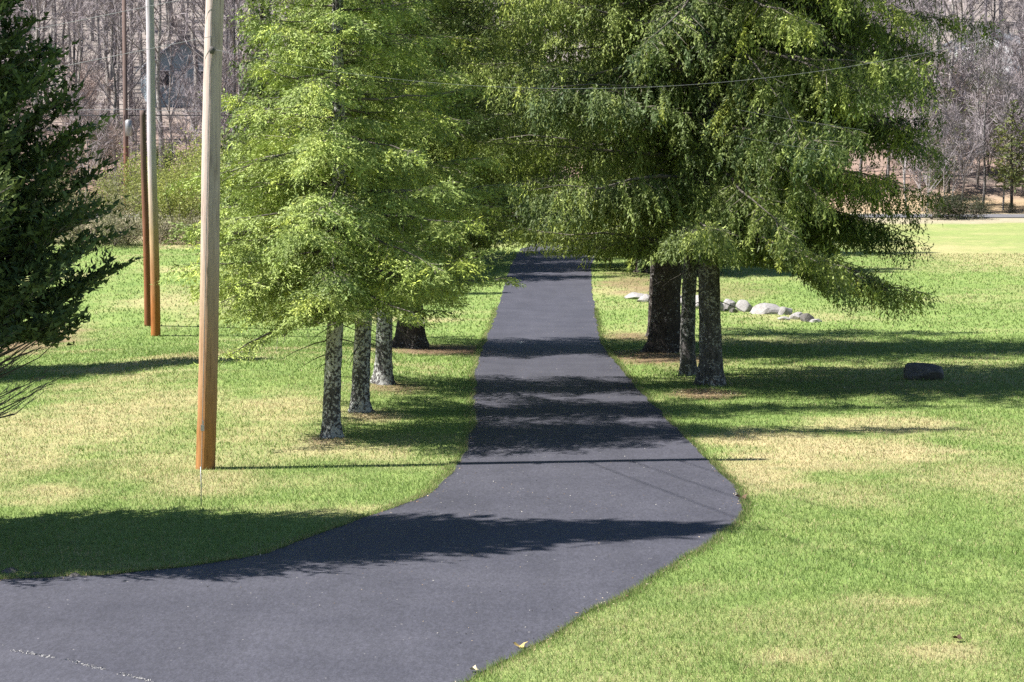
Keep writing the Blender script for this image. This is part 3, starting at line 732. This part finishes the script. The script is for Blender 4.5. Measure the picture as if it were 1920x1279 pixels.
# the far wood on the hill reads as one mass
FV = [bare_meshes(71, 15, 0.17, 9, 0.4, 5, 7, wtw=0.075), bare_meshes(72, 17, 0.19, 9, 0.45, 5, 7, wtw=0.075), bare_meshes(73, 13, 0.14, 9, 0.35, 5, 7, wtw=0.075)]
def raw(me):
    v = np.empty(len(me.vertices) * 3, np.float32); me.vertices.foreach_get('co', v)
    l = np.empty(len(me.loops), np.int32); me.loops.foreach_get('vertex_index', l)
    return v.reshape(-1, 3), l.reshape(-1, 4)
FR = []
for tm, cm in FV:
    v1, q1 = raw(tm); v2, q2 = raw(cm); FR.append((np.vstack([v1, v2]), np.vstack([q1, q2 + len(v1)])))
VV, QQ, CC, nn = [], [], [], 0
pts = scatter(110, -220, 640, 218, 345, 2.0) + scatter(62, 1560, 2140, 218, 345, 2.4) + scatter(14, 640, 1560, 215, 300, 4)
for x, y in pts:
    v, q = FR[int(R_.integers(3))]; s = 0.85 + 0.4 * R_.random(); a = R_.random() * 6.28; c, s_ = math.cos(a), math.sin(a)
    w = v * s; w = np.stack([w[:, 0] * c - w[:, 1] * s_, w[:, 0] * s_ + w[:, 1] * c, w[:, 2]], 1) + np.array(on_ground(x, y))
    VV.append(w); QQ.append(q + nn); nn += len(v); CC.append(np.tile(np.array([0.27, 0.24, 0.255]) * (0.75 + 0.5 * R_.random()), (len(v), 1)))
tag(obj('far_wood', mesh_np('far_wood', np.vstack(VV), np.vstack(QQ), np.vstack(CC)), M['twig']), 'mauve-grey mass of leafless trees covering the upper hillside', 'woodland', kind='stuff')

# ------------------------------------------------------------------ shrubs and saplings coming into leaf
def shrub_meshes(seed, H, Rr, n, col, leaf=(0.10, 0.06), stems=9):
    R = np.random.default_rng(seed); mb = MB(); P, D, C = [], [], []
    cl = []
    for i in range(stems):
        a = R.random() * 6.28; S = np.linspace(0, 1, 5)[:, None]; l = H * (0.6 + 0.4 * R.random()); sp = Rr * (0.3 + 0.7 * R.random())
        pts = S * np.array([math.cos(a) * sp, math.sin(a) * sp, l]) + R.normal(size=(5, 3)) * 0.12 * S
        mb.tube(pts, 0.025 * (1 - 0.8 * S[:, 0]), 4, (0.2, 0.17, 0.15), cap=False)
        for j in range(11):
            s = 0.25 + 0.75 * R.random(); p = np.array([np.interp(s, S[:, 0], pts[:, q]) for q in range(3)])
            d = norm(np.array([math.cos(a), math.sin(a), 0.7]) + R.normal(size=3) * 0.9); ll = 0.4 + 0.6 * R.random()
            mb.tube(np.stack([p, p + d * ll * 0.5, p + d * ll + np.array([0, 0, -0.05])]), np.array([0.009, 0.007, 0.003]), 3, (0.24, 0.2, 0.17), cap=False)
            cl.append((p + d * ll * 0.7, 0.25 + 0.25 * R.random(), R.random()))
    per = n // len(cl)
    for c, r, t in cl:
        k = int(per * (0.4 + 1.2 * R.random())); q = R.normal(size=(k, 3)) * r * 0.6
        P.append(c + q); D.append(R.normal(size=(k, 3)) + np.array([0, 0, 0.4]))
        C.append(np.tile(np.array(col[0]) * (1 - t) + np.array(col[1]) * t, (k, 1)) * (0.8 + 0.4 * R.random((k, 1))))
    P = np.vstack(P); m = len(P)
    P[:, 2] = np.maximum(P[:, 2], 0.12)
    V, Q, Cc = kites(P, np.vstack(D), leaf[0] * (0.7 + 0.6 * R.random(m)), leaf[1] * (0.7 + 0.6 * R.random(m)), np.vstack(C), R)
    return mb.mesh('stems', True), mesh_np('leaves', V, Q, Cc)
SH = [shrub_meshes(81, 3.4, 1.7, 5200, ((0.20, 0.245, 0.07), (0.36, 0.385, 0.10))), shrub_meshes(82, 2.6, 1.5, 3400, ((0.16, 0.175, 0.085), (0.26, 0.265, 0.13))),
      shrub_meshes(83, 1.3, 1.3, 2200, ((0.20, 0.20, 0.12), (0.30, 0.28, 0.17)), stems=12), shrub_meshes(84, 4.2, 1.2, 3600, ((0.13, 0.19, 0.07), (0.2, 0.25, 0.10)), (0.13, 0.08), 6),
      shrub_meshes(85, 0.9, 0.9, 1800, ((0.035, 0.045, 0.025), (0.07, 0.08, 0.04)), stems=8)]
SHL = [('yellow-green bushy shrub coming into leaf behind the poles', 'yellow-green shrubs behind the poles'), ('olive rounded shrub at the edge of the far lawn', 'olive shrubs edging the far lawn'),
       ('low grey-green brush at the edge of the far lawn', 'low brush edging the far lawn'), ('slim sapling with pale green new leaves on the hillside', 'pale green saplings on the hillside'), ('low dark brush on the road verge', 'dark brush along the road verge')]
def shrub(v, x, y, s):
    t = empty('sapling' if v == 3 else 'shrub', on_ground(x, y), random.random() * 6.28); t.scale = (s, s, s)
    tag(t, SHL[v][0], 'tree' if v == 3 else 'shrub', SHL[v][1])
    obj('stems', SH[v][0], M['twig'], t); obj('leaves', SH[v][1], M['leaf'], t)
for px, y, s in [(330, 91, 0.9), (385, 92, 0.8), (350, 95, 1.0), (380, 97, 1.1), (430, 95, 1.0), (285, 101, 1.05), (345, 106, 1.2), (245, 99, 0.85), (470, 99, 1.15), (410, 110, 1.3)]: shrub(0, (px - 960) / F_PX * y, y, s)
for px, y, s in [(225, 95, 0.8), (150, 99, 0.9), (60, 100, 1.0), (300, 112, 0.9), (0, 98, 1.0)]: shrub(1, (px - 960) / F_PX * y, y, s)
for px, y, s in [(215, 87, 0.9), (240, 88, 0.7), (300, 89, 0.8), (360, 89, 0.75), (160, 88, 0.9), (90, 89, 1.0), (420, 90, 0.8), (20, 90, 1.0)]: shrub(2, (px - 960) / F_PX * y, y, s)
for px, y, s in [(1760, 150, 1.0), (1735, 160, 1.2), (1800, 164, 1.0), (1850, 158, 1.2), (1880, 170, 1.3), (1790, 176, 1.4), (1900, 151, 0.8), (1830, 182, 1.4), (300, 150, 1.0), (200, 156, 1.1), (120, 150, 1.0)]: shrub(3, (px - 960) / F_PX * y, y, s)
for px, y, s in [(1800, 132.4, 1.0), (1826, 132.8, 0.8), (1775, 132.2, 1.1), (1745, 132.3, 1.0), (1845, 142, 0.6), (1890, 142.3, 0.5), (865, 130, 1.9), (920, 128.5, 2.2), (975, 129.5, 2.3), (1035, 130.5, 2.1), (1080, 131.5, 2.0)]: shrub(4, (px - 960) / F_PX * y, y, s)

# ------------------------------------------------------------------ utility poles and wires
def pole(base, topx, topy, D, Hh, r0, r1, mat, label, steps=40):
    t = empty('utility_pole', base); tag(t, label, 'utility pole', 'utility poles along the lawn')
    tp = AT(topx, topy, D); lean = (tp[0] - base[0]) / (tp[2] - base[2])
    z = np.concatenate([[-0.4], np.linspace(0, Hh, steps)]); s = np.clip(z / Hh, 0, 1)
    P = np.stack([lean * z + 0.012 * np.sin(z * 0.9), 0 * z, z], 1)
    mb = MB(); mb.tube(P, r0 + (r1 - r0) * s, 20, rough=0.05)
    obj('shaft', mb.mesh('shaft', True, False), M[mat], t)
    return t, (lambda zz: np.array([base[0] + lean * zz, base[1], base[2] + zz]))
b1 = g(385, 879); p1, ax1 = pole(b1, 403, 0, b1[1], 10.3, 0.143, 0.125, 'pole_near', 'weathered wooden utility pole with orange base and ground wire, beside the near driveway')
mb = MB(); zz = np.linspace(-0.3, 7.5, 30)
gw = np.array([ax1(q) - np.array(b1) + np.array([-0.035, -0.152 + 0.0022 * q, 0]) for q in zz]); mb.tube(gw, 0.006, 6)
obj('ground_wire', mb.mesh('ground_wire', True), M['metal'], p1)
mb = MB(); mb.box(ax1(0.62) - np.array(b1) + np.array([-0.03, -0.162, 0]), (0.05, 0.03, 0.09)); mb.box(ax1(0.70) - np.array(b1) + np.array([-0.025, -0.160, 0]), (0.022, 0.03, 0.05))
obj('clamp', mb.mesh('clamp'), M['metal'], p1)
for zb in (8.8, 7.9, 7.1, 6.1):
    mb = MB(); c = ax1(zb) - np.array(b1); mb.tube(np.array([c + [0, -0.12, 0], c + [0, -0.22, 0]]), 0.012, 6); mb.tube(np.array([c + [0, -0.2, -0.05], c + [0, -0.2, 0], c + [0, -0.2, 0.05]]), np.array([0.03, 0.045, 0.03]), 10)
    obj('insulator', mb.mesh('insulator', True), M['stone_dark'], p1)
b2 = g(292, 630); p2, ax2 = pole(b2, 280, 0, b2[1], 11.5, 0.135, 0.11, 'pole_mid', 'tall pale pole with orange foot standing on the far lawn')
b3 = g(277, 611); p3, ax3 = pole(b3, 268, 207, b3[1], (AT(268, 207, b3[1])[2] - b3[2]), 0.10, 0.085, 'pole_brown', 'short dark brown pole close behind the tall pale one')
# marker rod in the grass in front of the pole
rp = g(377, 950); mb = MB(); mb.tube(np.array([[0, 0, -0.1], [0.005, 0, 0.25], [0.0, 0.0, 0.52]]), 0.0065, 6)
tag(obj('marker_rod', mb.mesh('marker_rod', True), M['metal'], loc=rp), 'thin metal rod stuck in the grass before the pole', 'rod')
def catenary(a, b, sag, n=40):
    u = np.linspace(0, 1, n)[:, None]; P = np.asarray(a) * (1 - u) + np.asarray(b) * u; P[:, 2] -= 4 * sag * (u * (1 - u))[:, 0]; return P
def wire(a, b, sag, r, mat, label, n=40):
    a = np.asarray(a, float); P = catenary(a, b, sag, n) - a
    mb = MB(); mb.tube(P, r, 5)
    tag(obj('utility_wire', mb.mesh('utility_wire', True), M[mat], loc=tuple(a)), label, 'wire', 'overhead wires')
D1 = b1[1]
w1 = AT(398, 92, D1 - 0.2); w1e = AT(2500, -140, D1 - 2)
wire(w1, w1e, 1.25, 0.0022, 'wire', 'slack wire crossing in front of the spruce crowns')
wire(AT(398, 68, D1 - 0.2), AT(-900, 330, D1 + 3), 0.0, 0.004, 'wire', 'lower wire passing the dark evergreen to the pole')
wire(AT(398, -12, D1 - 0.2), AT(-900, 250, D1 + 3), 0.0, 0.004, 'wire', 'upper wire passing the dark evergreen to the pole')
wire(AT(1380, 205, 37), AT(1620, 244, 37.5), 0.02, 0.0026, 'wire', 'short thin line showing against the weeping spruce, upper of two')
wire(AT(1380, 255, 37), AT(1560, 284, 37.5), 0.02, 0.0026, 'wire', 'short thin line showing against the weeping spruce, lower of two')
for i, (zb, ex) in enumerate([(8.8, 11.6), (7.9, 11.0), (7.1, 10.2)]):
    wire(ax1(zb) + np.array([0.0, -0.2, 0]), (ex, -14, 8.6 - 0.7 * i), 0.25, 0.010, 'wire_dark', ['topmost', 'middle', 'lowest'][i] + ' service wire running from the near pole over the driveway')
# distant roadside pole with its cable
b4 = np.array(on_ground((238 - 960) / F_PX * 143, 143.2)); tp4 = AT(232, -40, 143.2)
t4 = empty('utility_pole', tuple(b4)); tag(t4, 'distant dark roadside pole with transformer can among the bare trees', 'utility pole', 'utility poles along the lawn')
mb = MB(); mb.tube(np.array([[0, 0, -0.4], [0, 0, 3], [tp4[0] - b4[0], 0, tp4[2] - b4[2]]]), np.array([0.19, 0.17, 0.13]), 10); obj('shaft', mb.mesh('shaft', True), M['pole_brown'], t4)
c4 = AT(240, 240, 143.0) - b4; mb = MB(); mb.tube(np.array([c4 + [0.1, -0.3, -0.55], c4 + [0.1, -0.3, 0.45], c4 + [0.1, -0.3, 0.55]]), np.array([0.24, 0.24, 0.12]), 12); obj('transformer', mb.mesh('transformer', True), M['metal'], t4)
wire(AT(236, 205, 143.0), AT(900, 212, 143.0), 0.15, 0.02, 'wire', 'pale roadside cable right of the distant pole'.replace('right of', 'running one way from'))
wire(AT(236, 205, 143.0), AT(-500, 203, 143.0), 0.15, 0.02, 'wire', 'pale roadside cable running the other way from the distant pole')
wire(AT(-500, 214, 143.4), AT(900, 214, 143.4), 0.1, 0.035, 'wire_dark', 'thick dark roadside cable strung below the pale one')

# ------------------------------------------------------------------ boulders and stones
def rock_mesh(seed, d, rough=0.22, sub=3):
    import bmesh
    bm = bmesh.new(); bmesh.ops.create_icosphere(bm, subdivisions=sub, radius=0.5)
    v = np.array([q.co[:] for q in bm.verts]); R = np.random.default_rng(seed)
    for i in range(22):
        n = norm(R.normal(size=3)); t = 0.24 + 0.18 * R.random(); k = v @ n; over = np.maximum(0, k - t); v -= over[:, None] * n * 0.85
    n = fbm(v[:, 0] * 3 + v[:, 2] * 2.1 + seed, v[:, 1] * 3 - v[:, 2] * 1.7, 0.8, seed, 3) - 0.5
    v *= (1 + rough * n)[:, None]
    v *= np.array(d); v[:, 2] = np.maximum(v[:, 2], -0.28 * d[2]); v[:, 2] += 0.22 * d[2]
    for q, c in zip(bm.verts, v): q.co = c
    me = bpy.data.meshes.new('boulder'); bm.to_mesh(me); bm.free()
    me.polygons.foreach_set('use_smooth', np.zeros(len(me.polygons), bool)); return me
def rock(px, py, w, h, mat, label, group=None, seed=1, name='boulder', cat='boulder', rz=0.3):
    p = g(px, py); s = p[1] / F_PX
    tag(obj(name, rock_mesh(seed, (w * s * 1.35, w * s * 1.0, h * s * 1.4)), M[mat], loc=(p[0], p[1], p[2] - 0.10 * h * s - 0.02), rz=rz), label, cat, group)
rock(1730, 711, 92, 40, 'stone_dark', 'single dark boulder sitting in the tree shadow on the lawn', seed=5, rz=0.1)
SROW = 'pale stones in a row behind the trunks'
row = [(1212, 566, 40, 22, 'low grey-white stone leaning on the flat one'), (1262, 570, 44, 24, 'rounded pale stone hidden mostly by the blackish trunk'), (1310, 577, 50, 28, 'broad pale stone behind the thin leaning stem'), (1196, 560, 46, 18, 'flat pale stone at the driveway end of stone row'), (1240, 563, 60, 22, 'pale stone of the row half hidden behind the blackish trunk'), (1288, 572, 44, 26, 'pale stone showing between the two trunks'),
       (1366, 582, 42, 34, 'pale rounded stone just clear of the grey trunk'), (1375, 586, 18, 14, 'small dark stone wedged between two pale ones'), (1397, 584, 34, 34, 'squarish white stone standing upright in row'), (1440, 588, 66, 28, 'long whitish boulder lying flat in stone row'),
       (1474, 590, 30, 22, 'grey stone at the end of long whitish boulder'), (1492, 598, 36, 18, 'pale low stone near the drooping boughs'), (1470, 600, 24, 10, 'small flat pale stone in front of row'), (1512, 603, 24, 24, 'small dark stone under the drooping boughs'), (1530, 604, 26, 12, 'small pale stone ending the row'),
       (1345, 584, 30, 26, 'pale stone half hidden behind the grey trunk')]
for i, (px, py, w, h, lb) in enumerate(row): rock(px, py, w, h, 'stone_dark' if 'dark' in lb else 'stone', lb, SROW, 100 + i, name='boulder', rz=i * 0.7)
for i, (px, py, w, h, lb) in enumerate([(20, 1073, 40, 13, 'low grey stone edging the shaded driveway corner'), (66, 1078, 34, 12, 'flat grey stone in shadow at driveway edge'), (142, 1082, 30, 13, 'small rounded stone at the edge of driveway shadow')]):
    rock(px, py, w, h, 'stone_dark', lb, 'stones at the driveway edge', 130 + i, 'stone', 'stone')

# ------------------------------------------------------------------ houses on the hill
def house(loc, rz, w, d, hw, hr, wall, label):
    t = empty('house', loc, rz); tag(t, label, 'house')
    V = np.array([[-w / 2, -d / 2, -1.5], [w / 2, -d / 2, -1.5], [w / 2, d / 2, -1.5], [-w / 2, d / 2, -1.5], [-w / 2, -d / 2, hw], [w / 2, -d / 2, hw], [w / 2, d / 2, hw], [-w / 2, d / 2, hw], [0, -d / 2, hw + hr], [0, d / 2, hw + hr]])
    mb = MB(); mb.add(V, [[0, 1, 5, 4], [1, 2, 6, 5], [2, 3, 7, 6], [3, 0, 4, 7]], [[4, 5, 8], [6, 7, 9]]); obj('wall', mb.mesh('wall'), M[wall], t)
    o = 0.4; mb = MB()
    for s in (-1, 1):
        e = np.array([s * (w / 2 + o), 0, hw - o * hr / (w / 2)]); r = np.array([0, 0, hw + hr]); up = np.array([0, 0, 0.16])
        A = [e + [0, -d / 2 - o, 0.03], r + [0, -d / 2 - o, 0.03], r + [0, d / 2 + o, 0.03], e + [0, d / 2 + o, 0.03]]
        Vb = np.array([*A, *[q + up for q in A]]); mb.add(Vb, [[0, 1, 2, 3], [7, 6, 5, 4], [0, 4, 5, 1], [1, 5, 6, 2], [2, 6, 7, 3], [3, 7, 4, 0]])
    rf = obj('roof', mb.mesh('roof'), M['shingle'], t)
    mb = MB(); mb.box((0.9, 0.8, hw + hr - 0.1), (0.7, 0.7, 1.6)); obj('chimney', mb.mesh('chimney'), M['stone_dark'], rf)
    for x, z in [(-w * 0.27, hw * 0.55), (w * 0.27, hw * 0.55)]:
        mb = MB(); mb.box((x, -d / 2 - 0.03, z), (1.1, 0.08, 1.4)); fr = obj('window', mb.mesh('window'), M['trim'], t)
        mb = MB(); mb.box((x, -d / 2 - 0.06, z), (0.9, 0.06, 1.2)); obj('pane', mb.mesh('pane'), M['glass'], fr)
    mb = MB(); mb.box((0, -d / 2 - 0.03, 1.0), (1.0, 0.08, 2.1)); dr = obj('door', mb.mesh('door'), M['trim'], t)
    mb = MB(); mb.tube(np.array([[0.36, -d / 2 - 0.07, 1.0], [0.36, -d / 2 - 0.16, 1.0]]), 0.04, 8); obj('handle', mb.mesh('handle'), M['metal'], dr)
    return t
house(on_ground((322 - 960) / F_PX * 182, 186), 0.25, 5.6, 8, 2.6, 2.1, 'siding', 'pale blue-grey gabled house glimpsed through bare trees behind the poles')
house(on_ground((1868 - 960) / F_PX * 196, 199), -0.5, 6.0, 8, 2.3, 1.6, 'siding_white', 'whitish house glimpsed through the trees past the road')

# ------------------------------------------------------------------ grass
def grass_band(y0, y1, dens, wd, ht, R):
    xm = 0.262 * y1 + 1.5
    n = int((y1 - y0) * 2 * xm * dens); x = (R.random(n) * 2 - 1) * xm; y = y0 + (y1 - y0) * R.random(n)
    k = np.abs(x) < 0.262 * y + 1.5; x, y = x[k], y[k]
    k = ~in_poly(x, y, DRIVE_POLY[::2]); x, y = x[k], y[k]; n = len(x)
    dry, lit = ground_mix(x, y)
    k = R.random(n) > 0.72 * lit + 0.12 * dry; x, y, dry, lit = x[k], y[k], dry[k], lit[k]; n = len(x)
    isdry = R.random(n) < np.clip(dry * 1.0 + 0.07, 0, 0.9)
    gm = R.random((n, 1)) * 0.6 + 0.4 * fbm(x, y, 1.8, 51, 3)[:, None]
    c = (GREEN * (1 - gm) + GREEN2 * gm) * (0.8 + 0.45 * R.random((n, 1)))
    c[isdry] = (TAN * (0.75 + 0.6 * R.random((n, 1))))[isdry]
    il = R.random(n) < lit * 0.9; c[il] = (LITTER * (0.7 + 0.9 * R.random((n, 1))))[il]
    h = ht * (0.55 + 0.75 * R.random(n)) * np.where(isdry, 0.75, 1.0) * (0.75 + 0.5 * fbm(x, y, 1.3, 81, 2)) * np.where(il, 0.5, 1)
    a = R.random(n) * 6.28; ln = R.random(n) * 0.9 + 0.15; la = R.random(n) * 6.28
    z = terrain(x, y)
    ws = wd * (0.7 + 0.6 * R.random(n)); ca, sa = np.cos(a) * ws / 2, np.sin(a) * ws / 2
    B = np.stack([x, y, z - 0.004], 1)
    V = np.empty((n, 3, 3), np.float32); off = np.stack([ca, sa, 0 * ca], 1)
    V[:, 0] = B - off; V[:, 1] = B + off; V[:, 2] = B + np.stack([np.cos(la) * ln * h, np.sin(la) * ln * h, h], 1)
    return V.reshape(-1, 3), np.repeat(c, 3, axis=0)
RG = np.random.default_rng(5); GV, GC = [], []
for args in [(15.5, 22, 2100, 0.0075, 0.050), (22, 32, 1050, 0.010, 0.052), (32, 45, 440, 0.015, 0.056), (45, 62, 200, 0.024, 0.06), (62, 100, 60, 0.04, 0.07)]:
    v, c = grass_band(*args, RG); GV.append(v); GC.append(c)
for P, inward in ((DL, 1), (DR, -1)):
    P = P[(P[:, 1] < 72) & (P[:, 0] > -9) & (P[:, 1] > 14)]
    n = 26000; t = RG.random(n) * (len(P) - 2); i = t.astype(int); f = (t - i)[:, None]
    # even spacing along the edge, thinner far away
    q = P[i] * (1 - f) + P[i + 1] * f; tg = norm(P[i + 1] - P[i]); nr = np.stack([-tg[:, 1], tg[:, 0]], 1) * -inward
    off = np.abs(RG.normal(size=n)) * 0.07 - 0.015; q = q + nr * off[:, None]
    k = RG.random(n) < 0.35 + 0.65 * vnoise(q[:, 0] * 1.3, q[:, 1], 0.35, 9); q = q[k]; nr = nr[k]; n = len(q)
    sc = np.clip(q[:, 1] / 26, 0.8, 2.0); h = 0.055 * (0.5 + 0.9 * RG.random(n)); a = RG.random(n) * 6.28; w = 0.0085 * sc
    B = np.column_stack([q, terrain(q[:, 0], q[:, 1])]); o = np.stack([np.cos(a) * w / 2, np.sin(a) * w / 2, 0 * a], 1)
    ln = -nr * (h * (0.9 * RG.random(n) - 0.1))[:, None] + RG.normal(size=(n, 2)) * 0.015
    v = np.empty((n, 3, 3), np.float32); v[:, 0] = B - o; v[:, 1] = B + o; v[:, 2] = B + np.column_stack([ln, h])
    g_ = RG.random((n, 1)); c = (GREEN * (1 - g_) + GREEN2 * g_) * (0.8 + 0.45 * RG.random((n, 1))); dm = RG.random(n) < 0.3; c[dm] = (TAN * (0.7 + 0.5 * g_))[dm]
    GV.append(v.reshape(-1, 3)); GC.append(np.repeat(c, 3, axis=0))
GV = np.vstack(GV); GC = np.vstack(GC)
tag(obj('lawn_grass', mesh_np('lawn_grass', GV, np.arange(len(GV)).reshape(-1, 3), GC), M['blade']), 'short spring lawn grass mixed with straw-coloured dead blades', 'grass', kind='stuff')
print('grass tris', len(GV) // 3)

# ------------------------------------------------------------------ small debris
def flakes(name, pts, size, cols, label, cat, R, lift=0.006):
    n = len(pts); P = pts.copy(); P[:, 2] += lift
    D = R.normal(size=(n, 3)) * np.array([1, 1, 0.25])
    V, Q, C = kites(P, D, size * (0.5 + R.random(n)), size * 0.55 * (0.5 + R.random(n)), cols, R)
    tag(obj(name, mesh_np(name, V, Q, C), M['debris']), label, cat, kind='stuff')
R = np.random.default_rng(77)
# pale crumbs along the seam in the asphalt
u = R.random(700) * (len(seam) - 2) + 1; i = u.astype(int); f = (u - i)[:, None]; sp = seam[i] * (1 - f) + seam[np.minimum(i + 1, len(seam) - 1)] * f
sp = sp + R.normal(size=sp.shape) * np.array([0.012, 0.02]); k = fbm(sp[:, 0], sp[:, 1], 0.25, 3, 2) > 0.36; sp = sp[k]
flakes('seam_grit', np.column_stack([sp, terrain(sp[:, 0], sp[:, 1]) + 0.018]), 0.018, np.array([0.36, 0.35, 0.345]) * (0.7 + 0.5 * R.random((len(sp), 1))), 'pale grit along the seam in the driveway', 'grit', R)
# needles, cones and twigs shed under the trees and along the drive edge
pts = []
for cx, cy, rx, ry, w in LIT:
    n = int(520 * w); a = R.random(n) * 6.28; r = np.sqrt(R.random(n)); pts.append(np.stack([cx + rx * r * np.cos(a), cy + ry * r * np.sin(a)], 1))
for P, sgn in ((DL, -1), (DR, 1)):
    Pn = P[(P[:, 1] < 75) & (P[:, 0] > -8)]; idx = R.integers(0, len(Pn), 500); pts.append(Pn[idx] + R.normal(size=(500, 2)) * 0.07)
pts = np.vstack(pts)
cols = np.array([[0.24, 0.15, 0.09], [0.36, 0.27, 0.17], [0.12, 0.08, 0.06], [0.45, 0.38, 0.28]])[R.integers(0, 4, len(pts))] * (0.7 + 0.6 * R.random((len(pts), 1)))
flakes('needle_litter', np.column_stack([pts, terrain(pts[:, 0], pts[:, 1]) + 0.012]), 0.03, cols, 'brown twigs and shed needles under the spruces and along the driveway edge', 'litter', R)
# grit and blown needles lying on the asphalt
n = 1500; t = R.integers(330, len(DL) - 330, n); f = R.random(n)[:, None]; q = DL[t] * (1 - f) + DR[t] * f
k = (q[:, 1] > 15) & (q[:, 1] < 70); q = q[k]; n = len(q)
cols = np.array([[0.42, 0.40, 0.37], [0.20, 0.14, 0.09], [0.30, 0.24, 0.16]])[R.integers(0, 3, n)] * (0.6 + 0.6 * R.random((n, 1)))
flakes('driveway_grit', np.column_stack([q, terrain(q[:, 0], q[:, 1]) + 0.012]), 0.017, cols, 'scattered grit and blown needles on the driveway asphalt', 'grit', R)
def leaf(px, py, s, col, label, rz):
    p = g(px, py); mb = MB()
    a = np.linspace(0, 2 * math.pi, 11)[:-1]; r = np.where(np.arange(10) % 2 == 0, 1.0, 0.6)
    V = np.stack([np.cos(a) * r * s * 1.4, np.sin(a) * r * s, 0.035 * np.cos(2 * a) * (s / 0.08) + 0.05], 1); V = np.vstack([V, [[0, 0, 0.035]]])
    mb.add(V, None, [[i, (i + 1) % 10, 10] for i in range(10)], col)
    tag(obj('fallen_leaf', mb.mesh('fallen_leaf'), M['debris'], loc=p, rz=rz), label, 'leaf')
leaf(975, 1220, 0.055, (0.48, 0.36, 0.14), 'curled ochre leaf on the near driveway edge', 0.2)
leaf(1795, 1206, 0.045, (0.07, 0.045, 0.03), 'dark brown leaf on the lawn by a bare patch', 0.9)
leaf(1391, 938, 0.07, (0.12, 0.07, 0.05), 'dark brown leaf at the bulge of driveway edge', 0.4)
leaf(888, 1266, 0.04, (0.55, 0.47, 0.34), 'pale curled leaf at the lawn corner by the driveway', 1.3)
leaf(975, 645, 0.09, (0.6, 0.6, 0.58), 'small white scrap on the shaded far driveway', 0.1)
